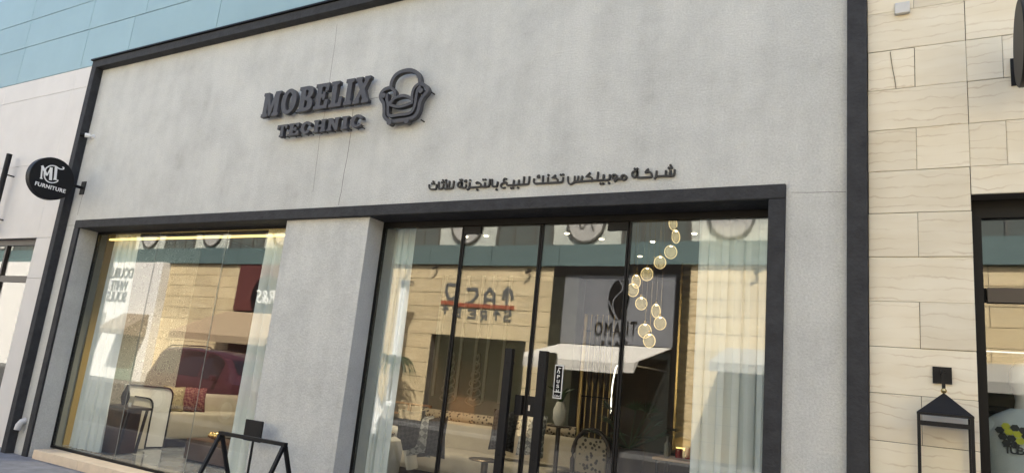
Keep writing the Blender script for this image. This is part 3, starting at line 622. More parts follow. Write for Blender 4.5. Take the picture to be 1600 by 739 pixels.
# ------------------------------------------------------------------ neighbour on the right: cream stone blocks
rb = thing('stone_building', 'cream veined stone shop beside the charcoal border', 'building', (1.5, 0, 0))
box('wall', JOINT, rb, -0.314, 0.318, 0.02, 0.30, 0.0, 5.945); box('wall', JOINT, rb, 0.322, 8.0, 0.02, 0.30, 3.19, 5.945)
zr = [0.0, 0.21, 0.525] + [0.845+0.3175*k for k in range(17)]
zr = [z for z in zr if z < 5.9] + [5.945]
for i, (z0, z1) in enumerate(zip(zr[:-1], zr[1:])):
    k = round((z0-1.48)/0.3175)
    cols = [(-0.312, 0.0), (0.0, 0.32)] if k % 2 == 0 else [(-0.312, 0.32)]
    if z1 > 3.19:
        xo = [0.32, 0.535, 1.0, 1.62, 2.24, 2.9, 3.5, 4.2, 5, 5.8, 6.5, 7.2, 8] if k % 2 == 0 else [0.32, 0.96, 1.6, 2.3, 2.9, 3.6, 4.3, 5.0, 5.8, 6.6, 7.4, 8]
        cols += list(zip(xo[:-1], xo[1:]))
    for a, b in cols:
        zz = max(z0, 3.185) if a >= 0.3 else z0
        if z1 - zz < 0.05: continue
        dy = random.uniform(-0.003, 0.003); g = random.choice((0.002, 0.003, 0.006))
        if i < 12 and a < .3 and abs(a) < .01: dy = -0.004
        o = MB().box(a+g/2, b-g/2, dy, 0.019, zz+g/2, z1-g/2).build('stone_block', CREAM, rb, bevel=0.0025, seg=1)
m = MB(); q = [F(1391, 82), F(1393, 98), F(1395, 110), F(1398, 124), F(1400, 139)]; ribbon(m, [(p.x, p.z) for p in q], .004, FAC, -.006, 0); m.build('crack', JOINT, rb)
# its shop window
YR = 0.17
box('window_frame', BLACKF, rb, 0.323, 8, YR, YR+.08, 3.06, 3.188)
box('window_frame', BROWNF, rb, 0.403, 8, YR+.002, YR+.078, 2.47, 2.57)
for x in (0.323, 2.3, 4.4, 6.4): box('window_frame', BLACKF, rb, x, x+.06, YR-.002, YR+.079, 0.0, 3.059)
for a, b in ((.384, 2.299), (2.361, 4.399), (4.461, 6.399)):
    for z0, z1 in ((0.05, 2.469), (2.571, 3.059)): box('glass_pane', GLASS, rb, a, b, YR+.035, YR+.045, z0, z1)
box('room_back', mat('dark_room', (0.06, 0.06, 0.055), 0.8), rb, 0.0, 8, 3.0, 3.1, 0, 3.4)
box('room_side', MATS['dark_room'], rb, -0.1, 0.0, 0.31, 3.1, 0, 3.4); box('room_ceiling', MATS['dark_room'], rb, 0.001, 8, .31, 2.999, 3.25, 3.4); box('room_floor', MATS['dark_room'], rb, 0.001, 8, .31, 2.999, 0, .05)
mq = thing('mannequin', 'mannequin in a pale T-shirt with black and yellow hexagons behind glass', 'mannequin', (0.6, 0.55, 0.05))
SHIRT = mat('pale_shirt', (0.50, 0.56, 0.58), 0.9, var=0.08, vscale=9, bump=0.4, bscale=14)
MC = Vector((F(1603, 690, .55).x, .55, 0))
def ring_loft(secs, n=24):
    mb = MB(); vs_ = []
    for cx, cy, cz, a, b in secs: vs_ += [(cx+a*math.cos(2*PI*k/n), cy+b*math.sin(2*PI*k/n), cz) for k in range(n)]
    mm = len(secs)
    return mb.add(vs_, [(i*n+k, i*n+(k+1) % n, (i+1)*n+(k+1) % n, (i+1)*n+k) for i in range(mm-1) for k in range(n)] + [tuple(range(n))[::-1], tuple((mm-1)*n+k for k in range(n))])
ZS = F(1575, 650, .55).z + .03
ring_loft([(MC.x, MC.y, z, a, b) for z, a, b in ((ZS-.74, .24, .14), (ZS-.5, .235, .135), (ZS-.3, .245, .145), (ZS-.16, .255, .14), (ZS-.07, .235, .115), (ZS-.02, .17, .09), (ZS+.025, .08, .07))]).build('shirt', SHIRT, mq, smooth=True)
SKINM = mat('mannequin_white', (0.62, 0.6, 0.57), 0.35)
ring_loft([(MC.x, MC.y, z, a, b) for z, a, b in ((ZS-.01, .062, .06), (ZS+.08, .05, .052), (ZS+.12, .055, .06), (ZS+.20, .078, .095), (ZS+.28, .075, .098), (ZS+.34, .04, .05))]).build('head', SKINM, mq, smooth=True)
ring_loft([(MC.x, MC.y, z, a, b) for z, a, b in ((.9, .17, .12), (.8, .185, .13), (.45, .16, .11), (.06, .15, .11))]).build('legs', SKINM, mq, smooth=True)
MB().lathe([(.22, 0), (.22, .02), (.02, .03)], (MC.x, MC.y, .05), 24).build('base', STEEL, mq)
for s in (-1, 1):
    MB().tube([(MC.x+s*.17, MC.y, ZS-.09), (MC.x+s*.255, MC.y, ZS-.18), (MC.x+s*.285, MC.y-.01, ZS-.36)], .08, 14, r1=.062).build('sleeve', SHIRT, mq, smooth=True)
    MB().tube([(MC.x+s*.263, MC.y-.01, ZS-.33), (MC.x+s*.285, MC.y-.02, ZS-.50), (MC.x+s*.27, MC.y-.06, ZS-.72)], .045, 12, r1=.032).build('arm', SKINM, mq, smooth=True)
HEXB = mat('hex_black', (.03, .035, .04), .8); HEXY = mat('hex_yellow', (.52, .55, .06), .8)
def chest_y(x): return MC.y - .147*math.sqrt(max(.1, 1-((x-MC.x)/.255)**2))
for cx_, cz_, c in ((172,378,'b'),(222,347,'y'),(296,362,'b'),(366,385,'b'),(197,432,'b'),(247,395,'y'),(318,415,'y'),(388,432,'b'),(267,450,'b'),(340,472,'y'),(228,487,'b'),(298,505,'b'),(410,480,'y')):
    p = F(1530+cx_*.188, 600+cz_*.188, MC.y-.14); yy = chest_y(p.x)
    MB().prism([(p.x+.027*math.cos(a*PI/3), chest_y(p.x+.027*math.cos(a*PI/3))-.005, p.z+.024*math.sin(a*PI/3)) for a in range(6)], (0, .004, 0)).build('hexagon', HEXY if c == 'y' else HEXB, mq)
for k, ch_ in enumerate('TUB'):
    p = F(1574.5+10*k, 702+1.0*k, MC.y-.14); put('letter', text_mesh(ch_, .045, .05, .006, .02), HEXB, mq, face_m((p.x, chest_y(p.x)-.004, p.z)))
p = F(1560, 545, 2.2)
sh = thing('wall_shelf', 'dark wall shelf with bright edge behind the mannequin', 'shelf', (2.2, 2.7, p.z))
box('board', BLACKF, sh, .1, 5, 2.4, 2.99, p.z-.05, p.z, bevel=.004); box('board', BLACKF, sh, .1, 5, 2.45, 2.99, p.z-.55, p.z-.50, bevel=.004)
box('edge_light', emissive('cool_led', (.9, .95, 1), .2), sh, .1, 5, 2.385, 2.399, p.z-.012, p.z-.002)

# lantern on its wall arm
ln = thing('wall_lantern', 'black metal lantern with pyramid roof hanging from the stone wall', 'lantern', (0.125, -0.2, 1.2))
LX, LY, LZ, LW = 0.124, -0.20, 1.69, 0.152
box('back_plate', BLACK, ln, LX-.057, LX+.053, -.016, -.005, 1.89, 2.0)
MB().bar((LX, -.016, 1.965), (LX, LY-.012, 1.965), .024, .02).build('arm', BLACK, ln); MB().bar((LX, LY, 1.954), (LX, LY, 1.845), .020, .014).build('hanger', BLACK, ln)
MB().lathe([(.012, 0), (.019, .014), (.012, .028)], (LX, LY, 1.822), 12).build('finial', GOLD, ln)
v = [(LX-LW, LY-LW, LZ), (LX+LW, LY-LW, LZ), (LX+LW, LY+LW, LZ), (LX-LW, LY+LW, LZ), (LX, LY, LZ+.135)]
MB().add(v, [(0,1,4),(1,2,4),(2,3,4),(3,0,4),(3,2,1,0)]).build('roof', BLACK, ln)
MB().box(LX-LW, LX+LW, LY-LW, LY+LW, LZ-.012, LZ-.001).build('eave', BLACK, ln)
for z in (LZ-.05, LZ-.66):
    r = MB(); t = .016
    for s in (-1, 1):
        r.box(LX-LW+.003, LX+LW-.003, LY+s*(LW-.011)-t/2, LY+s*(LW-.011)+t/2, z-.028, z); r.box(LX+s*(LW-.011)-t/2, LX+s*(LW-.011)+t/2, LY-LW+.02, LY+LW-.02, z-.0275, z-.0005)
    r.build('rail', BLACK, ln)
for i in (-1, 1):
    for j in (-1, 1): box('post', BLACK, ln, LX+i*(LW-.011)-.0095, LX+i*(LW-.011)+.0095, LY+j*(LW-.011)-.0095, LY+j*(LW-.011)+.0095, LZ-.70, LZ-.0125)
box('floor_plate', BLACK, ln, LX-LW, LX+LW, LY-LW, LY+LW, LZ-.715, LZ-.701)
MB().lathe([(.045, 0), (.045, .19), (.008, .2), (.005, .22)], (LX, LY, LZ-.70), 16).build('candle', mat('candle_wax', (.75, .7, .58), .5), ln, smooth=True)
p = F(1410, 16)
jb = thing('junction_box', 'small grey junction box screwed to the stone', 'junction box', (p.x, 0, p.z))
box('cover', mat('box_grey', (.55, .55, .53), .6), jb, p.x-.05, p.x+.05, -.04, -.005, p.z-.045, p.z+.045, bevel=.006)
for s in (-1, 1): MB().lathe([(.006, 0), (.006, .003)], (p.x+s*.035, -.043, p.z+.03), 8, 'y').build('screw', STEEL, jb)

# ------------------------------------------------------------------ stands on the pavement
af = thing('sign_stand', 'black folding A-frame stand of square tube before the plaster pier', 'stand', (-6.0, -.7, 0))
YS = -0.55; a_, b_ = F(344, 675, YS), F(447, 695, YS); zt = (a_.z+b_.z)/2
t = 0.034
MB().bar((a_.x, YS, zt), (b_.x, YS, zt), .045, t).build('top_bar', BLACK, af, bevel=.003)
for x in (a_.x+.02, b_.x-.02):
    MB().bar((x, YS-.012, zt-.02), (x-.0, YS-.36, .012), t, t).build('leg', BLACK, af, bevel=.003); MB().bar((x, YS+.012, zt-.02), (x, YS+.34, .012), t, t).build('leg', BLACK, af, bevel=.003)
MB().bar((a_.x+.04, YS-.30, .17), (b_.x-.04, YS-.30, .17), t*.8, t*.8).build('cross_bar', BLACK, af); MB().bar((a_.x+.04, YS+.28, .17), (b_.x-.04, YS+.28, .17), t*.8, t*.8).build('cross_bar', BLACK, af)
tb = thing('tablet_holder', 'small black rounded plate on a thin post close to the plaster pier', 'holder', (-6.2, -.16, 0))
p = F(397, 669, -.16)
mb = MB().box(p.x-.135, p.x+.135, -.175, -.155, p.z-.13, p.z+.085); mb.build('plate', BLACK, tb, bevel=.009, seg=2)
MB().tube([(p.x, -.145, .02), (p.x, -.145, p.z)], .013, 8).build('post', BLACK, tb); MB().lathe([(.13, 0), (.13, .015), (.02, .022)], (p.x, -.145, 0), 20).build('base', BLACK, tb)

# ------------------------------------------------------------------ inside the shop
SHEER = sheer('sheer_white', (0.86, 0.91, 0.92), 0.02, 0.12)
def curtain(x0, x1, y, z0, z1, folds, label, flare=0.0, seed=0):
    rnd = random.Random(seed); m = MB(); n = folds*12; rows = 9; vs_ = []
    ph = [rnd.uniform(.6, 1.4) for _ in range(folds+2)]
    for j in range(rows):
        tz = j/(rows-1); z = z1+(z0-z1)*tz
        for i in range(n+1):
            u = i/n; x = x0+(x1-x0)*u + flare*tz*(u)
            am = .035*ph[int(u*folds)]*(0.7+.5*tz)
            vs_.append((x + .012*math.sin(u*folds*2*PI*1.7+tz), y + am*(.6 - 2.2*abs(math.sin(u*folds*PI + .25*math.sin(tz*3+u*5)))**.6), z))
    m.add(vs_, [(j*(n+1)+i, j*(n+1)+i+1, (j+1)*(n+1)+i+1, (j+1)*(n+1)+i) for j in range(rows-1) for i in range(n)])
    o = thing('curtain', label, 'curtain', ((x0+x1)/2, y, z0), 'sheer curtains in the shop windows')
    c = m.build('cloth', SHEER, o, smooth=True)
    MB().tube([(x0-.05, y, z1+.012), (x1+.05, y, z1+.012)], .012, 8).build('rail', STEEL, o)
    return o
Yc = 0.52
curtain(F(182, 370, Yc).x, F(219, 370, Yc).x, Yc, ZB+.01, 3.4, 6, 'white sheer curtain beside the amber trim in the display window', 0.12, 1)
curtain(F(420, 365, Yc).x, PX0+.2, Yc, ZB+.01, 3.4, 6, 'white sheer curtain in the display window beside the pier', 0.0, 2)
curtain(F(608, 355, Yc).x, F(650, 355, Yc).x, Yc, ZB+.01, 3.4, 6, 'white sheer curtain behind the entrance glass, beside the pier', 0.03, 3)
curtain(F(1094, 345, Yc).x, -0.75, Yc, ZB+.01, 3.4, 9, 'wide white sheer curtain behind the glass beside the charcoal surround', 0.0, 4)

FABRIC = mat('cream_fabric', (0.46, 0.41, 0.33), 0.95, var=0.08, vscale=5, bump=.3, bscale=120)
FABW = mat('pale_fabric', (0.55, 0.53, 0.49), 0.95, var=0.06, vscale=5)
PIPING = mat('black_piping', (0.015, 0.013, 0.012), 0.6)
WALNUT = mat('walnut', (0.075, 0.036, 0.020), 0.35, var=0.3, vscale=7)
DARKW = mat('dark_wood', (0.028, 0.017, 0.013), 0.35, var=0.25, vscale=6)
def rbox(name, m_, par, x0, x1, y0, y1, z0, z1, r=.05, seg=3): return MB().box(x0, x1, y0, y1, z0, z1).build(name, m_, par, bevel=r, seg=seg, smooth=True)
PANA = mat('cream_panel_cloth', (0.72, 0.66, 0.52), .95, var=.05); PANB = mat('pale_panel_cloth', (0.80, 0.79, 0.76), .95, var=.04)
# sofa along the left wall, facing into the room
sx1 = -9.55; zf = ZB
sf = thing('long_sofa', 'cream sofa with black-piped rounded end panels in the display window', 'sofa', (-10.1, 2.5, zf))
def end_panel(xf, th, pb, pt, pl, m_, nm):
    """rounded side panel facing into the room (+x): bottom corner, top corner and far top edge read in the picture"""
    b_, t_, l_ = FX(*pb, xf), FX(*pt, xf), FX(*pl, xf); r = .12; y1 = max(b_.y, t_.y, 1.28); zt_ = t_.z; y0 = .97
    pts = [(y0, zf+.02), (y1, zf+.02), (y1, zt_-r)] + [(y1-r+r*math.cos(a), zt_-r+r*math.sin(a)) for a in (PI/8, PI/4, 3*PI/8)] + [(y1-r, zt_), (y0, zt_+.02)]
    o = MB().prism([(xf-th, y, z) for y, z in pts], (th, 0, 0)).build(nm, m_, sf, bevel=.008)
    m = MB(); m.tube([(xf+.003, y, z) for y, z in pts[1:]], .013, 6); m.build('piping', PIPING, o)
    return y1
end_panel(-9.98, .15, (226, 698), (240, 622), (190, 612), PANA, 'end_panel')
ye = end_panel(-10.14, .15, (254, 700), (267, 606), (190, 600), PANB, 'end_panel')
sx1 = -10.12; zs = FX(330, 645, sx1).z; zbk = FX(330, 616, -10.48).z
rbox('seat', FABRIC, sf, -10.5, sx1, ye+.004, 4.6, zf+.13, zs, .05); rbox('backrest', FABRIC, sf, -10.73, -10.47, ye+.004, 4.6, zf+.13, zbk, .06)
box('plinth', DARKW, sf, -10.6, sx1-.08, ye+.02, 4.55, zf+.001, zf+.129)
def cushion(name, mat_, c, w, h, d, rz, tilt, label, group=None):
    m = MB(); n = 10; vs_ = []
    for s in (-1, 1):
        for j in range(n+1):
            for i in range(n+1):
                u, v_ = i/n*2-1, j/n*2-1; k = (1-abs(u)**2.6)*(1-abs(v_)**2.6); pin = 1-.10*(1-abs(u*v_))*(1 if max(abs(u), abs(v_)) > .99 else max(abs(u), abs(v_))**6)
                vs_.append((u*w/2*pin, s*d/2*max(k, 0)**.55, v_*h/2*pin))
    q = (n+1)**2; fs = []
    for s in (0, 1): fs += [(s*q+j*(n+1)+i, s*q+j*(n+1)+i+1, s*q+(j+1)*(n+1)+i+1, s*q+(j+1)*(n+1)+i) for j in range(n) for i in range(n)]
    m.add(vs_, fs); me = m.mesh(name, smooth=True); me.materials.append(mat_)
    o = bpy.data.objects.new(name, me); COL.objects.link(o); o.matrix_world = Matrix.Translation(Vector(c)) @ Matrix.Rotation(rz, 4, 'Z') @ Matrix.Rotation(tilt, 4, 'X')
    return tag(o, label, 'cushion', group)
GOLDC = wallpaper('gold_scroll_cloth', (0.50, 0.42, 0.24), (0.26, 0.21, 0.12), 16); REDC = weave('red_check_cloth', (.16, .03, .04), (.30, .14, .11), 30)
DKC = weave('dark_check_cloth', (.012, .013, .016), (.05, .05, .055), 22); SILC = weave('silver_lattice_cloth', (.50, .51, .50), (.22, .23, .24), 16); LEOP = spots('leopard_cloth', (.36, .30, .22), (.035, .028, .024), 18)
for mt_, px, py, w_, rz_, lb_ in ((GOLDC, 271, 623, .34, PI/2-.3, 'gold scroll-patterned cushion against the end panel of the cream sofa'), (REDC, 292, 627, .26, PI/2-.5, 'dark red checked cushion on the cream sofa, half behind the next'), (REDC, 306, 625, .32, PI/2-.35, 'dark red checked cushion on the cream sofa, foremost of two')):
    c = FX(px, py, -10.33); cushion('cushion', mt_, (c.x, c.y, zs+.19), w_, .40, .15, rz_, -.22, lb_)
# side table with an ornament
st = thing('side_table', 'dark wooden side table beside the white sheer curtain', 'side table', (-10.1, .8, zf))
tr_ = F(221, 637, .80); tx, tz = tr_.x, tr_.z
MB().box(tx-.62, tx, .62, .98, tz-.035, tz).build('top', DARKW, st, bevel=.006); box('body', WALNUT, st, tx-.58, tx-.18, .66, .94, zf+.005, tz-.036, bevel=.005)
for y in (.66, .93): MB().bar((tx-.14, y, zf+.01), (tx-.05, y, tz-.036), .03, .03).build('leg', DARKW, st)
tag(MB().lathe([(.03, 0), (.045, .04), (.06, .11), (.05, .17), (.028, .22), (.02, .26), (.01, .29)], (tx-.42, .80, tz), 18).build('table_ornament', BLACK, None, smooth=True), 'tapered black ornament standing on the dark side table', 'ornament')
tag(MB().box(tx-.22, tx-.17, .74, .755, tz, tz+.055).build('price_card', SIGNW, None, bevel=.002), 'small white price card on the dark side table', 'card')
# low coffee table cubes
for k, (px, py, w_, d_, h_, lb_) in enumerate([(300, 722, .95, .55, .30, 'low walnut coffee table box near the display window glass'), (372, 735, .62, .55, .30, 'second walnut coffee table box, beside the sheer curtain')]):
    p = FZ(px, py, zf); o = thing('coffee_table', lb_, 'coffee table', (p.x, p.y, zf), 'low walnut coffee tables')
    x0, y0 = (p.x-.25, p.y+.03) if k == 0 else (p.x+.12, p.y+.0)
    rbox('body', WALNUT, o, x0, x0+w_, y0, y0+d_, zf+.025, zf+h_, .012, 2); box('plinth', BLACKF, o, x0+.03, x0+w_-.03, y0+.03, y0+d_-.03, zf+.002, zf+.024)
    box('price_card', SIGNW, o, x0+w_*.5, x0+w_*.5+.05, y0-.004, y0-.001, zf+.05, zf+.10)
    if k == 0: c0 = Vector((x0+.30, y0+.25, zf+h_)); c1 = Vector((x0+.78, y0+.27, zf+h_))
orn = thing('gold_ornament', 'gold bead ornament on the low walnut coffee table', 'ornament', c0)
for i in range(5):
    r = (.04, .05, .055, .05, .035)[i]; MB().lathe([(r*math.sin(a), -r*math.cos(a)) for a in (.05, .5, 1, 1.57, 2.1, 2.6, 3.09)], (c0.x-.12+i*.065, c0.y, c0.z+.055), 12).build('bead', GOLD, orn, smooth=True)
orn = thing('gold_coil', 'gold coil ornament at the end of the walnut coffee table', 'ornament', c1)
MB().tube([(c1.x-.09+.18*k/48, c1.y+.045*math.cos(k*PI/6), c1.z+.055+.045*math.sin(k*PI/6)) for k in range(49)], .011, 8).build('coil', GOLD, orn, smooth=True)
# second side table by the sofa, right
p = Vector((-8.3, 2.6, zf))
st = thing('side_table', 'dark round side table before the seat of the cream sofa', 'side table', p)
MB().lathe([(.30, 0), (.30, .025)], (p.x, p.y, zf+.50), 26).build('top', DARKW, st); MB().lathe([(.20, 0), (.20, .02), (.05, .03), (.05, .499)], (p.x, p.y, zf), 20).build('pedestal', DARKW, st)
tag(MB().box(p.x-.02, p.x+.03, p.y-.06, p.y-.04, zf+.526, zf+.59).build('price_card', SIGNW, None, bevel=.002), 'small white price card on the dark round side table', 'card')

# seating behind the doors
bs = thing('curved_sofa', 'beige sofa with leopard-print bolster behind the glass doors', 'sofa', (-5.9, 3.6, zf))
bx0, bx1, by = -7.2, F(888, 680, 3.8).x, 3.4
rbox('seat', FABRIC, bs, bx0, bx1, by-.15, by+.75, zf+.12, zf+.42, .07); rbox('backrest', FABRIC, bs, bx0, bx1, by+.70, by+.92, zf+.12, zf+.82, .06)
MB().tube([(bx0+.05, by+.81, zf+.885), (bx1-.05, by+.81, zf+.885)], .085, 14).build('bolster', LEOP, bs, smooth=True)
box('plinth', DARKW, bs, bx0+.1, bx1-.1, by-.05, by+.8, zf+.001, zf+.119)
MB().tube(catmull([(bx0+.1, by-.3, zf+.35), (bx0+.35, by-.42, zf+.62), (bx0+.65, by-.35, zf+.55), (bx0+.75, by-.25, zf+.15)], 6), .09, 12).build('arm_roll', FABW, bs, smooth=True)
ac = thing('armchair', 'rounded pale armchair with leopard seat beside the entrance curtain', 'armchair', (-6.3, 1.9, zf))
ring_loft([(-6.3, 1.95, z, a, a*.9) for z, a in ((zf+.05, .36), (zf+.2, .44), (zf+.5, .46), (zf+.62, .42), (zf+.66, .34))]).build('shell', FABW, ac, smooth=True)
MB().lathe([(.30, 0), (.32, .05), (.25, .09)], (-6.3, 1.95, zf+.65), 22).build('seat', LEOP, ac, smooth=True)
for k, (px, py, mt_, lb_) in enumerate([(641, 672, DKC, 'dark checked cushion beside the entrance sheer curtain'), (657, 680, SILC, 'silver lattice cushion between two dark cushions on the beige sofa'), (676, 682, DKC, 'dark checked cushion against the beige sofa seat, beside the silver cushion'), (787, 672, DKC, 'dark checked cushion at the far end of the beige sofa'), (831, 680, SILC, 'silver lattice cushion behind the door handles')]):
    c = F(px, py, 2.75+.12*k if k < 3 else 3.55)
    cushion('cushion', mt_, c, .40 if k != 1 else .34, .58, .22, (.9, .7, .8, .1, .2)[k], -.15, lb_)
p = F(758, 717, 2.55)
rt = thing('round_table', 'small round dark metal table on a stem behind the doors', 'table', (p.x, p.y, zf))
MB().lathe([(.20, 0), (.215, .012), (.20, .025)], (p.x, p.y, p.z-.02), 28).build('top', mat('bronze', (.12, .09, .06), .35, .8), rt, smooth=True); MB().lathe([(.16, 0), (.16, .015), (.04, .03), (.045, p.z-zf-.021)], (p.x, p.y, zf), 18).build('stem', MATS['bronze'], rt, smooth=True)
# wooden chair far back
WOODC = mat('orange_wood', (.32, .13, .045), .4)
p = F(640, 640, 4.7)
ch = thing('wooden_chair', 'reddish wooden chair with slatted back by the sage wall', 'chair', (p.x, 4.7, zf))
for x in (p.x-.45, p.x+.0, p.x+.45):
    box('post', WOODC, ch, x-.018, x+.018, 4.66, 4.70, zf, p.z+.12)
for z in (p.z+.09, p.z-.09): box('rail', WOODC, ch, p.x-.43, p.x+.43, 4.665, 4.695, z, z+.035)
box('seat', WOODC, ch, p.x-.45, p.x+.45, 4.2, 4.655, zf+.42, zf+.46, bevel=.005)
for x in (p.x-.43, p.x+.40): box('leg', WOODC, ch, x, x+.03, 4.22, 4.25, zf, zf+.419)
# right: dark bar, gold room divider, plant, lit floor tube
GOLDR = mat('brushed_gold', (.45, .33, .15), .45, .7)
dv = thing('gold_divider', 'room divider of gold rods and dark pointed drops', 'divider', F(935, 600, 4.2).xyz*1)
for k, px in enumerate((908, 917, 926, 935, 944, 953)):
    p = F(px, 600, 4.2); MB().tube([(p.x, 4.2, zf), (p.x, 4.2, 2.75)], .010 if k else .028, 8).build('rod', GOLDR, dv)
for k, px in enumerate((921.5, 930.5, 939.5, 948.5)):
    p = F(px, 590, 4.2); MB().lathe([(.03, -.9), (.045, -.3), (.045, 0), (.005, .18)][::-1] if 0 else [(.005, -.2), (.04, -.05), (.04, .5), (.03, .9)], (p.x, 4.2, p.z), 12).build('drop', DARKW, dv, smooth=True)
for z in (2.5, 1.55): MB().tube([(F(908, 600, 4.2).x, 4.2, z), (F(955, 600, 4.2).x, 4.2, z)], .012, 8).build('rail', BLACKF, dv)
p = F(957, 605, 3.9)
fl = thing('floor_lamp', 'slender lit tube floor lamp beside the gold divider', 'lamp', (p.x, 3.9, zf))
MB().tube(catmull([(p.x, 3.9, p.z-.35), (p.x-.005, 3.9, p.z), (p.x+.03, 3.9, p.z+.27), (p.x+.07, 3.9, p.z+.30)], 5), .009, 10).build('tube', emissive('tube_light', (1, .93, .78), .6), fl); MB().lathe([(.14, 0), (.14, .02), (.012, .03), (.012, p.z-.35-zf)], (p.x, 3.9, zf), 18).build('stem', BLACK, fl)
bar = thing('bar_counter', 'dark bar counter before the carved plaster wall', 'counter', (-2.2, 4.0, zf))
bx = F(1040, 680, 3.9).x
box('body', BLACKF, bar, bx, -.6, 3.9, 4.45, zf, zf+.78, bevel=.01); box('top', BLACK, bar, bx-.05, -.58, 3.85, 4.48, zf+.781, zf+.82, bevel=.006)
sb = thing('low_table', 'low table with a pale wooden top set with glasses', 'table', (-1.9, 2.4, zf))
p = F(1065, 717, 2.3)
box('top', mat('oak', (.42, .26, .13), .45, var=.2), sb, p.x-.28, p.x+.25, 2.15, 2.65, p.z-.03, p.z, bevel=.005)
for x in (p.x-.25, p.x+.2):
    for y in (2.18, 2.58): box('leg', BLACK, sb, x, x+.025, y, y+.025, zf, p.z-.031)
VASEG = mat('smoked_ceramic', (.22, .20, .17), .3); REDG = mat('red_glass', (.25, .02, .02), .1)
for k, (dx, dy, prof, mt_, lb_) in enumerate([(-.17, .12, [(.03, 0), (.035, .02), (.035, .13), (.012, .17), (.012, .22)], VASEG, 'grey bottle at one end of the low wooden table'), (-.06, .2, [(.04, 0), (.045, .08), (.04, .1)], REDG, 'red glass in the middle of the low wooden table'), (.03, .25, [(.035, 0), (.04, .10), (.036, .12)], REDG, 'second red glass on the low wooden table'), (.14, .2, [(.05, 0), (.07, .1), (.06, .2), (.03, .28)], FABW, 'pale vase at the curtain end of the low wooden table')]):
    tag(MB().lathe(prof, (p.x+dx, 2.2+dy, p.z), 16).build('vase' if k == 3 else 'bottle' if k == 0 else 'drinking_glass', mt_, None, smooth=True), lb_, 'vase' if k == 3 else 'bottle' if k == 0 else 'glass')
pl = thing('house_plant', 'dark leafy fan palm in a tall pot inside the shop', 'plant', (0, 0, 0))
p = F(985, 668, 3.3); pl.location = (p.x, 3.3, zf)
LEAF = mat('palm_leaf', (.035, .06, .025), .5, var=.3)
MB().lathe([(.13, 0), (.17, .3), (.19, p.z-zf-.25), (.17, p.z-zf-.25)], (p.x, 3.3, zf), 20).build('pot', DARKW, pl, smooth=True)
rnd = random.Random(5)
for k in range(16):
    a = rnd.uniform(0, 2*PI); l = rnd.uniform(.35, .6); e = rnd.uniform(.2, 1.2); m = MB(); base = Vector((p.x, 3.3, p.z-.26)); d = Vector((math.cos(a)*math.cos(e), math.sin(a)*math.cos(e), math.sin(e)))
    tip = base + d*l; m.tube([base, base+d*l*.5, tip], .006, 5)
    for s in range(9):
        an = (s-4)*.28; side = d.cross(Vector((0, 0, 1))).normalized(); q = (d*math.cos(an)+side*math.sin(an)); w_ = d.cross(side)*.0 + side*math.cos(an)*.012 - d*math.sin(an)*.012
        e2 = tip + q*.22 - Vector((0, 0, .04)); m.add([tip-w_*.5, tip+q*.1+w_, e2, tip+q*.1-w_], [(0, 1, 2, 3)])
    m.build('frond', LEAF, pl)
vz = thing('flower_vase', 'pale marbled vase of dark leaves behind the push door', 'vase', (0, 0, 0))
p = F(874, 650, 3.3); vz.location = (p.x, 3.3, zf)
MB().lathe([(.05, 0), (.085, .08), (.09, .2), (.06, .28), (.05, .31)], (p.x, 3.3, p.z-.12), 18).build('vase', FABW, vz, smooth=True)
for k in range(9):
    a = k*.7; MB().tube([(p.x, 3.3, p.z+.18), (p.x+.08*math.cos(a), 3.3+.08*math.sin(a), p.z+.33), (p.x+.19*math.cos(a), 3.3+.19*math.sin(a), p.z+.38)], .02, 6, r1=.004).build('leaf', LEAF, vz)
MB().lathe([(.16, 0), (.16, .02), (.03, .03), (.03, p.z-.12-zf-.02), (.16, p.z-.12-zf-.02), (.16, p.z-.12-zf-.001)], (p.x, 3.3, zf), 20).build('pedestal', DARKW, vz)
dc = thing('dining_chair', 'dark dining chair with arched back behind the push door', 'chair', (0, 0, 0))
p = F(925, 690, 2.9); dc.location = (p.x, 2.9, zf)
MB().tube(catmull([(p.x-.24, 2.9, zf+.45), (p.x-.24, 2.9, zf+.8), (p.x-.1, 2.9, zf+1.0), (p.x+.1, 2.9, zf+1.0), (p.x+.24, 2.9, zf+.8), (p.x+.24, 2.9, zf+.45)], 5), .028, 10).build('back_frame', DARKW, dc, smooth=True)
rbox('backrest', LEOP, dc, p.x-.2, p.x+.2, 2.88, 2.92, zf+.5, zf+.93, .018); rbox('seat', DKC, dc, p.x-.26, p.x+.26, 2.4, 2.9, zf+.4, zf+.5, .04)
for i in (-.23, .2):
    for j in (2.43, 2.85): box('leg', DARKW, dc, p.x+i, p.x+i+.03, j, j+.03, zf, zf+.4)

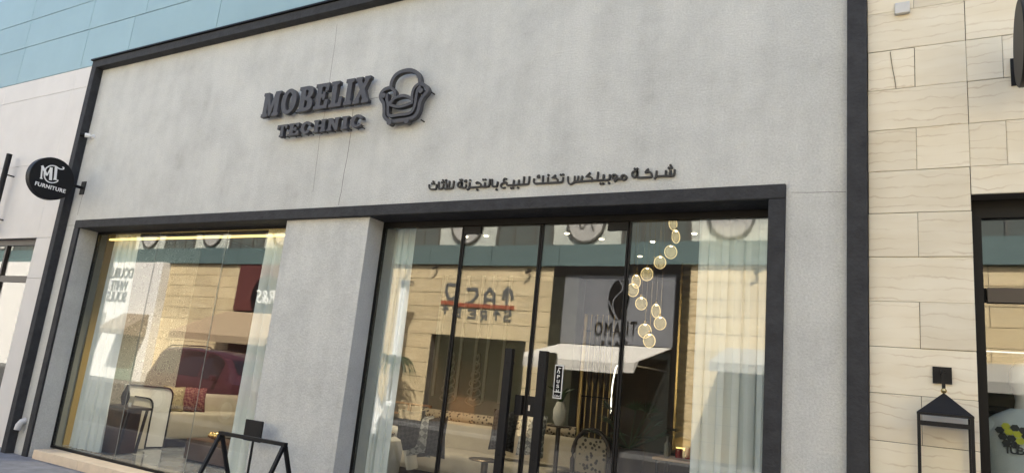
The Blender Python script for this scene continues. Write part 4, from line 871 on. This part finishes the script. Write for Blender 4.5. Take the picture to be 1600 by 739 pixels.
# pendant discs of amber glass
PG = bpy.data.materials.new('amber_glass'); PG.use_nodes = True; nt = PG.node_tree; nt.nodes.clear()
out = nt.nodes.new('ShaderNodeOutputMaterial'); ms = nt.nodes.new('ShaderNodeMixShader'); tr = nt.nodes.new('ShaderNodeBsdfTransparent'); tr.inputs[0].default_value = (.96, .9, .78, 1)
em = nt.nodes.new('ShaderNodeEmission'); em.inputs[0].default_value = (1, .8, .42, 1); em.inputs[1].default_value = .30
tx = nt.nodes.new('ShaderNodeTexVoronoi'); tx.inputs['Scale'].default_value = 60; gg = nt.nodes.new('ShaderNodeNewGeometry'); nt.links.new(gg.outputs['Position'], tx.inputs['Vector'])
rp = rampnode(nt, [(0.1, (.6, .6, .6)), (0.45, (.12, .12, .12))]); nt.links.new(tx.outputs['Distance'], rp.inputs[0]); nt.links.new(rp.outputs[0], ms.inputs[0]); nt.links.new(tr.outputs[0], ms.inputs[1]); nt.links.new(em.outputs[0], ms.inputs[2]); nt.links.new(ms.outputs[0], out.inputs[0])
RIM = emissive('amber_rim', (1, .74, .34), .22); BULB = emissive('pendant_led', (1, .86, .55), 2.2)
YP = 2.0
PEND = [(1051.5,349.3,.55,'s'),(1055.9,369.8,.5,'s'),(1048,393.7,1,'f'),(1031.3,410,.95,'f'),(1010.8,428.3,1,'f'),(994,439.5,.6,'s'),(988.7,453,.9,'h'),(1002,474,.95,'f'),(1025,485.5,.55,'s'),(1031.3,504.8,.95,'f'),(1007.4,516.6,1.05,'f'),(1014.5,532,.85,'h')]
RANK = ['highest', 'second highest', 'third highest', 'fourth highest', 'fifth highest', 'sixth highest', 'sixth lowest', 'fifth lowest', 'fourth lowest', 'third lowest', 'second lowest', 'lowest']
for k, (px, py, sc_, o_) in enumerate(PEND):
    yy = YP + .05*math.sin(k*2.1); p = F(px, py, yy); r = .068*(sc_ if o_ == 'f' else 1)
    rz = {'f': math.atan2(p.x, p.y+DCAM)*-1+.15*math.sin(k), 's': 1.15, 'h': .7}[o_]
    t = thing('pendant_light', 'amber glass disc pendant, ' + RANK[k] + ' of the hanging cluster', 'pendant light', (p.x, p.y, p.z), 'amber glass pendants of one cluster')
    M4 = Matrix.Translation(p) @ Matrix.Rotation(rz, 4, 'Z')
    d = MB().lathe([(.002, -.010), (r*.85, -.008), (r*.97, 0), (r*.85, .008), (.002, .010)], (0, 0, 0), 24, 'y'); me = d.mesh('disc', smooth=True); put('disc', me, PG, t, M4)
    rg = MB(); rg.tube([(r*math.cos(a*PI/14), 0, r*1.1*math.sin(a*PI/14)) for a in range(29)], .0042, 6, cap=False); put('rim', rg.mesh('rim', smooth=True), RIM, t, M4)
    MB().lathe([(.016, 0), (.016, .03), (.006, .04)], (p.x, p.y, p.z+r*1.02), 10).build('cap', GOLD, t); MB().lathe([(.012, 0), (.014, .012)], (p.x, p.y, p.z+r*.86), 10).build('bulb', BULB, t)
    MB().tube([(p.x, p.y, p.z+r+.03), (p.x, p.y, 3.62)], .0018, 5).build('cord', GOLD, t)

# ------------------------------------------------------------------ across the street (seen mirrored in the glass)
OPP = lambda x, z, d: Vector((x, d, z))
ZO, ZT2 = 5.80, 6.54
def obox(name, m_, par, x0, x1, z0, z1, f, b=None, bevel=0): return box(name, m_, par, x0, x1, (YO-.3 if b is None else YO+b), YO+f, z0, z1, bevel=bevel)
def tiles(par, x0, x1, z0, z1, m_, w=1.25, h=.525, f=0.03, holes=()):
    nz = max(1, round((z1-z0)/h)); nx = max(1, round((x1-x0)/w)); hz = (z1-z0)/nz; wx = (x1-x0)/nx
    for j in range(nz):
        sh_ = (j % 2)*.5
        es = [x0] + [x0+wx*(k+sh_) for k in range(0 if sh_ else 1, nx + (0 if sh_ else 0))] + [x1]
        for a, b in zip(es[:-1], es[1:]):
            segs = [(a, b)]
            for hx0, hx1, hz1 in holes:
                if z0+hz*j+.05 < hz1:
                    ns = []
                    for s0, s1 in segs:
                        if s1 <= hx0 or s0 >= hx1: ns.append((s0, s1))
                        else:
                            if s0 < hx0-.05: ns.append((s0, hx0))
                            if s1 > hx1+.05: ns.append((hx1, s1))
                    segs = ns
            for s0, s1 in segs:
                zlo = z0+hz*j
                box('stone_block', m_, par, s0+.008, s1-.008, YO+.001, YO+f+random.uniform(-.003, .003), zlo+.009, zlo+hz-.009)
# white shop
ob = thing('white_shop', 'white rendered shop lettered DOUBLE WHITE SOULS across the street', 'building', (-39, YO, 0))
OW = mat('white_render', (0.72, 0.70, 0.66), 0.85, var=.05, vscale=2)
obox('wall', OW, ob, -52, -32.2, 0, ZO-.002, .45)
cx = -36.4
for k, (t_, py, w_) in enumerate((('DOUBLE', 426, 1.95), ('WHITE', 446, 1.45), ('SOULS', 463, 1.65))):
    p = V(190-4*k, py, YO+.48); put('lettering', text_mesh(t_, w_, .50, .04, .004, spacing=.9), LETTER, ob, face_m((p.x, YO+.471, p.z), PI))
AWG = mat('grey_canvas', (.33, .32, .29), .9); AWB = mat('brown_canvas', (.20, .155, .11), .9)
def awning(name, label, x0, x1, zt_, zb, proj, y0, m_, val=.25, parent=None):
    t = thing(name, label, 'awning', ((x0+x1)/2, y0, zb))
    MB().prism([(x0, y0, zt_), (x0, y0+proj, zb), (x0, y0+proj, zb-.02), (x0, y0, zt_-.02)], (x1-x0, 0, 0)).build('canopy', m_, t)
    box('valance', m_, t, x0, x1, y0+proj-.012, y0+proj+.004, zb-val, zb-.021)
    for x in (x0, x1-.012): MB().prism([(x, y0, zt_-.022), (x, y0+proj-.013, zb-.022), (x, y0+proj-.013, zb-val), (x, y0, zb-val)] if proj < 2 else [(x, y0+proj-.4, zb+.1), (x, y0+proj-.013, zb-.022), (x, y0+proj-.013, zb-val)], (.012, 0, 0)).build('side_cloth', m_, t)
    for x in (x0+.1, x1-.1): MB().tube([(x, y0, zb-.05), (x, y0+proj-.03, zb-.06)], .025, 8).build('arm', STEEL, t)
    return t
def dark_door(par, x0, x1, f, h=2.4):
    obox('door', mat_dark, par, x0, x1, 0, h, f+.015, f-.01)
mat_dark = mat('dark_shopfront', (.03, .035, .033), .12)
GREEND = mat('green_glass_door', (.16, .24, .20), .15)
for k, (x0, x1, lb_, mm) in enumerate(((-38.0, -36.1, 'grey canvas awning under the DOUBLE WHITE SOULS lettering', AWG), (-34.6, -32.5, 'brown canvas awning at the edge of the white shop', AWB))):
    awning('awning', lb_, x0, x1, 3.2, 2.35, 1.2, YO+.451, mm, .22)
    obox('door', GREEND, ob, x0+.35, x1-.35, 0, 2.3, .47, .451)
# stone shop with maroon sign board
ob = thing('stone_shop', 'beige stone shop with a maroon sign board across the street', 'building', (-27, YO, 0))
obox('wall', JOINT, ob, -32.198, -17.7, 0, ZO-.002, 0)
tiles(ob, -32.19, -27.0, 0, ZO-.01, BEIGE); tiles(ob, -22.4, -17.71, 0, ZO-.01, BEIGE)
MAR = mat('maroon_board', (.115, .035, .03), .55)
obox('sign_board', MAR, ob, -26.98, -22.42, 3.7, ZO-.01, .12, .001); obox('shopfront', mat_dark, ob, -26.98, -22.42, 0, 3.69, .02, .001)
p = V(420, 463); MB().lathe([(.95, YO+.121), (.95, YO+.17)], (p.x, 0, p.z), 36, 'y').build('emblem_disc', BLACK, ob)
put('lettering', text_mesh('R&S', 1.25, .6, .04, .0, .35), SIGNW, ob, face_m((p.x+.05, YO+.20, p.z-.02), PI))
awning('awning', 'wide tan awning below the maroon sign board', -27.4, -21.6, 3.62, 2.42, 2.6, YO+.13, mat('tan_canvas', (.36, .27, .17), .9), .28)
# stone shop lettered TACO STREET
ob = thing('taco_shop', 'beige stone shop lettered TACO STREET with a wide dark entrance', 'building', (-14, YO, 0))
OX0, OX1, OZ = -15.85, -11.82, 3.17
obox('wall', JOINT, ob, -17.698, OX0, 0, ZO-.002, 0); obox('wall', JOINT, ob, OX1, -10.92, 0, ZO-.002, 0); obox('wall', JOINT, ob, OX0+.001, OX1-.001, OZ, ZO-.002, 0)
tiles(ob, -17.69, -10.93, 0, OZ, BEIGE, holes=((OX0, OX1, OZ),)); tiles(ob, -17.69, -10.93, OZ, ZO-.01, BEIGE)
RECW = mat('recess_wood', (.085, .05, .026), .6, var=.2)
obox('entrance_back', RECW, ob, OX0, OX1, 0, OZ, -1.6, -1.7); obox('entrance_side', RECW, ob, OX0-.1, OX0, 0, OZ, -.301, -1.6); obox('entrance_side', RECW, ob, OX1, OX1+.1, 0, OZ, -.301, -1.6); obox('entrance_ceiling', RECW, ob, OX0, OX1, OZ-.02, OZ, -.301, -1.6)
obox('door', mat('wood_door', (.20, .10, .04), .5, var=.2), ob, -15.7, -14.6, 0, 2.4, -1.55, -1.599)
tc = lambda p: (lambda q: (q.x, q.z))(V(640+p[0]*200/821, 420+p[1]*200/821))
TAC = [([(245,100),(240,150),(255,190),(275,196),(298,180),(308,145),(312,105),(245,100)], 1), ([(370,122),(435,122),(436,165),(405,205),(360,215)], 0), ([(488,222),(492,155),(519,120),(546,155),(548,226)], 0), ([(492,186),(547,190)], 0), ([(605,188),(614,138),(635,115),(658,140),(664,188)], 0), ([(636,118),(624,230)], 0)]
STR = [([(217,262),(234,236),(252,264)], 0), ([(235,240),(230,288)], 0), ([(278,250),(332,250),(326,296),(276,290)], 0), ([(295,268),(328,270)], 0), ([(378,254),(426,258),(422,306),(376,302)], 0), ([(392,278),(424,280)], 0), ([(496,260),(494,322)], 0), ([(494,262),(464,266),(464,290),(494,294)], 0), ([(482,296),(460,326)], 0), ([(544,288),(563,258),(582,288)], 0), ([(563,262),(557,322)], 0), ([(612,266),(650,262),(652,285),(614,298),(612,322),(656,322)], 0)]
GREYL = mat('grey_sign_letter', (.10, .10, .10), .6)
sg = thing('taco_sign', 'raised grey letters spelling TACO STREET with a red bar between', 'sign', (-14, YO, 4.5))
for k, (pts, c_) in enumerate(TAC):
    m = MB(); ribbon(m, [tc(p) for p in pts], .115, OPP, YO+.034, YO+.056+.001*k); m.build('letter', GREYL, sg)
for k, (pts, c_) in enumerate(STR):
    m = MB(); ribbon(m, [tc(p) for p in pts], .075, OPP, YO+.034, YO+.05+.001*k); m.build('letter', GREYL, sg)
m = MB(); ribbon(m, [tc((208,216)), tc((677,243))], .14, OPP, YO+.034, YO+.075); m.build('bar', mat('red_bar', (.32, .07, .03), .6), sg)
for k, (px, py) in enumerate(((642, 418), (685, 418), (830, 422), (1185, 425))):
    p = V(px, py); t = thing('wall_lamp', 'small dark arm lamp high on the stone ' + ('beside the white column', 'above the end of the red sign bar', 'between the TACO letters and the cafe frame', 'above the pale canopy by the cafe')[k], 'lamp', p, 'arm lamps under the teal band')
    MB().tube([(p.x-.12, YO+.03, p.z+.09), (p.x+.09, YO+.20, p.z)], .03, 8).build('arm', BLACK, t); MB().tube([(p.x+.09, YO+.20, p.z), (p.x-.08, YO+.26, p.z-.10)], .045, 8).build('head', BLACK, t)
# cafe
ob = thing('cafe_building', 'black-framed cafe front with a grey TI AMO CAFE sign panel', 'building', (-8.5, YO, 0))
obox('wall', BLACKF, ob, -10.9, -6.2, 5.52, ZO-.002, .15); obox('wall', BLACKF, ob, -10.9, -10.5, 0, 5.518, .15); obox('wall', BLACKF, ob, -6.6, -6.2, 0, 5.518, .15)
PANEL = mat('grey_sign_panel', (.20, .205, .22), .12, spec=.6)
obox('sign_panel', PANEL, ob, -10.498, -6.602, 3.2, 5.517, .05); obox('shopfront', mat_dark, ob, -10.498, -6.602, 0, 3.198, -.1, -.15)
for x in (-9.6, -8.55, -7.5): obox('mullion', BROWNF, ob, x, x+.07, 0, 3.197, -.05, -.099)
p = V(968, 466); lo = [(p.x+.36*math.cos(a*PI/16)*(1 if abs(math.cos(a*PI/16)) < .9 else 1), YO+.0505, p.z+.66*math.sin(a*PI/16)) for a in range(32)]
MB().prism(lo, (0, .03, 0)).build('bean_logo', BLACKF, ob)
m = MB()
for s, pts in ((0, [(.02,.66),(-.12,.35),(.16,.0),(.15,-.35),(-.02,-.66)]), (1, [(-.1,.6),(-.2,.35),(-.34,.15)]), (2, [(.34,-.05),(.22,-.3),(.03,-.63)])):
    ribbon(m, catmull([(p.x-x, p.z+z) for x, z in pts], 6), .035, OPP, YO+.079, YO+.086+.001*s)
m.build('bean_seam', PANEL, ob)
a, b = V(931, 512), V(996, 513)
put('lettering', text_mesh('TI AMO', b.x-a.x, .44, .04, .0, spacing=1.25), BLACKF, ob, face_m(((a.x+b.x)/2, YO+.071, (a.z+b.z)/2), PI))
a, b = V(941, 533), V(982, 536)
put('lettering', text_mesh('CAFE', b.x-a.x, .13, .03, .01, spacing=1.9), BLACKF, ob, face_m(((a.x+b.x)/2, YO+.066, (a.z+b.z)/2), PI))
awning('awning', 'white canvas awning below the grey cafe sign panel', -10.4, -6.65, 3.17, 2.50, 3.2, YO+.152, mat('white_canvas', (.66, .63, .57), .9), .28)
# more stone and a canopy
ob = thing('corner_shop', 'beige stone shop with a pale canopy next to the black-framed cafe', 'building', (0, YO, 0))
obox('wall', JOINT, ob, -6.198, 14, 0, ZO-.002, 0); tiles(ob, -6.19, 13.9, 0, ZO-.01, BEIGE, w=1.5)
obox('shopfront', mat_dark, ob, -4.6, 4, 0, 2.7, .05, .034)
awning('awning', 'pale canvas canopy over the dark shopfront beside the cafe', -5.0, 3.4, 3.3, 2.75, 2.0, YO+.052, mat('stone_canvas', (.34, .33, .30), .9), .25)
# teal band and upper storey with arches and medallions
up = thing('upper_storey', 'teal banded upper storey with arched windows and round medallions', 'upper storey', (-20, YO, ZO))
TEAL2 = mat('deep_teal_panel', (0.105, 0.16, 0.16), 0.5, var=0.05, objvar=.04)
xs_ = [-52+2.75*k for k in range(25)]
for a, b in zip(xs_[:-1], xs_[1:]): obox('teal_panel', TEAL2, up, a+.01, b-.01, ZO, ZT2, .16, -.3)
PALE = mat('pale_render', (.52, .54, .48), .85, var=.05)
obox('wall', PALE, up, -52, 14, ZT2+.001, 10.2, -.05)
RIMD = mat('medallion_rim', (.09, .09, .08), .6); MEDF = mat('medallion_face', (.44, .43, .40), .7); AGL = mat('arch_glass', (.10, .115, .105), .1)
k0 = -12.3
for k in range(-8, 6):
    cx = k0 + 4.9*k
    if cx < -51 or cx > 12: continue
    w_, hs = 1.12, .45
    pts = [(cx-w_, YO-.049, ZT2+.005), (cx+w_, YO-.049, ZT2+.005)] + [(cx+w_*math.cos(a*PI/12), YO-.049, ZT2+hs+1.35*math.sin(a*PI/12)) for a in range(13)]
    aw = MB().prism(pts, (0, .03, 0)).build('arched_window', AGL, up)
    m = MB(); ribbon(m, [(cx+w_, ZT2+.01)] + [(cx+w_*math.cos(a*PI/12), ZT2+hs+1.35*math.sin(a*PI/12)) for a in range(13)] + [(cx-w_, ZT2+.01)], .10, OPP, YO-.048, YO+.03); m.build('arch_frame', RIMD, aw)
    for dx in (-.42, .42): obox('mullion', RIMD, aw, cx+dx-.04, cx+dx+.04, ZT2+.006, ZT2+hs+1.2, .02, -.018)
    mc = cx - 2.5
    md = MB().lathe([(.66, YO-.049), (.66, YO+.0)], (mc, 0, ZT2+.80), 32, 'y').build('medallion', MEDF, up)
    m = MB(); ribbon(m, [(mc+.68*math.cos(a*PI/18), ZT2+.80+.68*math.sin(a*PI/18)) for a in range(36)], .07, OPP, YO-.048, YO+.05, True); m.build('rim', RIMD, md)
    if k == 1: m = MB(); ribbon(m, catmull([(mc+.3, ZT2+.5), (mc+.1, ZT2+.9), (mc-.15, ZT2+.6), (mc-.3, ZT2+1.1), (mc, ZT2+1.2), (mc+.3, ZT2+1.0)], 5), .05, OPP, YO-.001, YO+.02); m.build('line_figure', RIMD, md)
# white column added in place of a lit wall edge with a lamp
p = V(634, 442, -14.6)
cl = thing('lit_edge_column', 'tall white square column with a grey lamp head on the far pavement', 'street lamp', (p.x, -14.6, 0))
box('column', WHITE, cl, p.x-.12, p.x+.12, -14.72, -14.48, 0.0, p.z-.1, bevel=.01); box('lamp_head', STEEL, cl, p.x-.1, p.x+.32, -14.7, -14.4, p.z-.099, p.z+.08, bevel=.02)
# potted palm on the far pavement
pp = thing('potted_palm', 'potted palm with drooping fronds beside the white column', 'plant', (-16.6, -14.4, 0))
MB().lathe([(.22, 0), (.30, .5), (.32, .55), (.27, .55), (.26, .45)], (-16.6, -14.4, 0), 20).build('pot', KERB, pp, smooth=True)
MB().tube([(-16.6, -14.4, .45), (-16.57, -14.38, 1.2), (-16.6, -14.4, 1.9)], .06, 10, r1=.045).build('trunk', mat('palm_trunk', (.16, .11, .07), .9, var=.3, vscale=30), pp)
rnd = random.Random(9)
for k in range(18):
    a = k*2.4; l = rnd.uniform(.7, 1.0); m = MB(); path = [Vector((-16.6, -14.4, 1.88)) + Vector((math.cos(a)*l*t_, math.sin(a)*l*t_, .55*math.sin(t_*2.6)*l - .5*t_*t_*l)) for t_ in (0, .2, .4, .6, .8, 1)]
    m.tube(path, .01, 5); sd_ = Vector((-math.sin(a), math.cos(a), 0))
    for i in range(1, 6):
        for j in range(4):
            b0 = path[i-1].lerp(path[i], j/4)
            for s in (-1, 1):
                tipp = b0 + sd_*s*.22*(1.1-i/7) + (path[i]-path[i-1])*.7 - Vector((0, 0, .09)); m.add([b0, b0+(path[i]-path[i-1])*.2, tipp], [(0, 1, 2)])
    m.build('frond', LEAF, pp)

# ------------------------------------------------------------------ parked cars
TYRE = mat('tyre', (.015, .015, .015), .85)
def car(name, label, loc, rz, paint, st, cab, wheels, halfw, rails=False):
    t = thing(name, label, 'car', loc)
    M4 = Matrix.Translation(Vector(loc)) @ Matrix.Rotation(rz, 4, 'Z')
    # st: x, z_low, z_belt, z_roof, w_scale, roof width factor
    def section(x, zl, zb, zr_, w, rw):
        hw = halfw*w
        return [(-hw*.86, zl), (-hw*.98, zl+.12), (-hw, (zl+zb)/2), (-hw*.965, zb), (-hw*rw, zr_-.06), (-hw*(rw-.12), zr_), (hw*(rw-.12), zr_), (hw*rw, zr_-.06), (hw*.965, zb), (hw, (zl+zb)/2), (hw*.98, zl+.12), (hw*.86, zl)]
    ss = catmull(st, 4); n = 12; vs_ = []
    for s in ss: vs_ += [(s[0], y, z) for y, z in section(*s)]
    m = len(ss); fs = [(i*n+k, i*n+(k+1) % n, (i+1)*n+(k+1) % n, (i+1)*n+k) for i in range(m-1) for k in range(n)] + [tuple(range(n))[::-1], tuple((m-1)*n+k for k in range(n))]
    put('body', MB().add(vs_, fs).mesh('body', smooth=True), paint, t, M4)
    def at(x):
        for i in range(m-1):
            if ss[i][0] <= x <= ss[i+1][0]:
                u = (x-ss[i][0])/(ss[i+1][0]-ss[i][0]+1e-9); return [a_+(b_-a_)*u for a_, b_ in zip(ss[i], ss[i+1])]
        return ss[-1]
    for x0, x1 in cab:                       # side windows
        for s in (-1, 1):
            mb = MB(); k = 5; q = []
            for i in range(k+1):
                x = x0+(x1-x0)*i/k; e = at(x); hw = halfw*e[4]
                za, zb_ = e[2]+.03, e[3]-.10
                if zb_ < za+.02: zb_ = za+.02
                f0 = (za-e[2])/(e[3]-.06-e[2]+1e-6); f1 = (zb_-e[2])/(e[3]-.06-e[2]+1e-6)
                ya = hw*(.965+(e[5]-.965)*f0)+.008; yb = hw*(.965+(e[5]-.965)*f1)+.008
                q += [(x, s*ya, za), (x, s*yb, zb_)]
            mb.add(q, [(2*i, 2*i+2, 2*i+3, 2*i+1) for i in range(k)]); put('side_window', mb.mesh('side_window'), CARGLASS, t, M4)
    for wx in wheels:
        for s in (-1, 1):
            r = .35; w_ = MB().lathe([(r*.6, -.11), (r*.97, -.11), (r, -.07), (r, .07), (r*.97, .11), (r*.6, .11)], (wx, s*(halfw-.10), r), 26, 'y'); wo = put('wheel', w_.mesh('wheel', smooth=True), TYRE, t, M4)
            rm = MB(); rm.lathe([(.04, 0), (.22, .012), (.22, 0)], (wx, s*(halfw+.013) if s > 0 else -(halfw+.025), r), 20, 'y')
            put('rim', rm.mesh('rim', smooth=True), STEEL, wo, M4)
    e0, e1 = ss[1], ss[-2]
    for s in (-1, 1):
        put('headlight', MB().box(ss[-1][0]-.10, ss[-1][0]+.012, s*halfw*.62-.17, s*halfw*.62+.17, ss[-1][2]-.20, ss[-1][2]-.06).mesh('headlight', .02), WHITE, t, M4)
        put('tail_light', MB().box(ss[0][0]-.012, ss[0][0]+.10, s*halfw*.70-.14, s*halfw*.70+.14, ss[0][2]-.22, ss[0][2]-.04).mesh('tail_light', .02), MATS['red_lens'], t, M4)
        mx_ = cab[-1][1]-.1; e = at(mx_); put('mirror', MB().box(mx_, mx_+.14, s*(halfw*e[4]+.02)-.0, s*(halfw*e[4]+.02)+s*.16, e[2]+.02, e[2]+.16).mesh('mirror', .03), paint, t, M4)
        if rails:
            xa, xb = cab[0][0]+.1, cab[-1][1]-.7; rl = MB(); rl.tube([(xa, s*halfw*.70, at(xa)[3]-.01), (xa+.15, s*halfw*.70, at(xa)[3]+.07), (xb-.15, s*halfw*.70, at(xb)[3]+.07), (xb, s*halfw*.70, at(xb)[3]-.01)], .018, 8); put('roof_rail', rl.mesh('roof_rail', smooth=True), BLACK, t, M4)
    # windscreen and rear screen
    for (xa, xb) in ((cab[-1][1]+.02, cab[-1][1]+.42), (cab[0][0]-.30, cab[0][0]-.02)):
        ea, eb = at(xa), at(xb)
        put('windscreen', MB().add([(xa, -halfw*.6, ea[3]+.012), (xa, halfw*.6, ea[3]+.012), (xb, halfw*.66, eb[3]+.012), (xb, -halfw*.66, eb[3]+.012)], [(0, 1, 2, 3)]).mesh('windscreen'), CARGLASS, t, M4)
    return t
SUVP = mat('maroon_paint', (.055, .018, .026), .18, spec=.7); WHTP = mat('white_car_paint', (.72, .72, .71), .2, spec=.6)
car('parked_car', 'dark maroon SUV with roof rails parked across the street', (-17.0, -7.6, -.10), 0.0, SUVP,
    [(-2.38, .50, .90, 1.0, .86, .80), (-2.32, .34, 1.02, 1.25, .92, .76), (-2.05, .28, 1.06, 1.72, .97, .74), (-1.4, .26, 1.06, 1.83, 1.0, .74), (-.2, .26, 1.04, 1.85, 1.0, .74), (.65, .26, 1.03, 1.74, 1.0, .75), (1.35, .26, 1.02, 1.16, .99, .84), (1.8, .28, .98, 1.07, .96, .88), (2.3, .34, .88, .95, .88, .9), (2.42, .48, .74, .80, .80, .9)],
    [(-1.95, -1.05), (-.98, -.02), (.05, .82)], (-1.45, 1.45), .95, True)
car('parked_car', 'white saloon car parked at an angle towards the glass front', (-12.3, -7.5, -.12), .85, WHTP,
    [(-2.3, .45, .80, .86, .86, .85), (-2.2, .30, .92, .99, .92, .84), (-1.7, .25, .93, 1.03, .97, .82), (-1.0, .24, .92, 1.36, 1.0, .74), (-.2, .24, .90, 1.46, 1.0, .73), (.5, .24, .90, 1.36, 1.0, .74), (1.15, .24, .88, .99, .99, .84), (1.7, .26, .82, .90, .95, .88), (2.2, .30, .70, .76, .86, .9), (2.32, .42, .6, .66, .78, .9)],
    [(-1.1, -.35), (-.28, .62)], (-1.35, 1.4), .89)
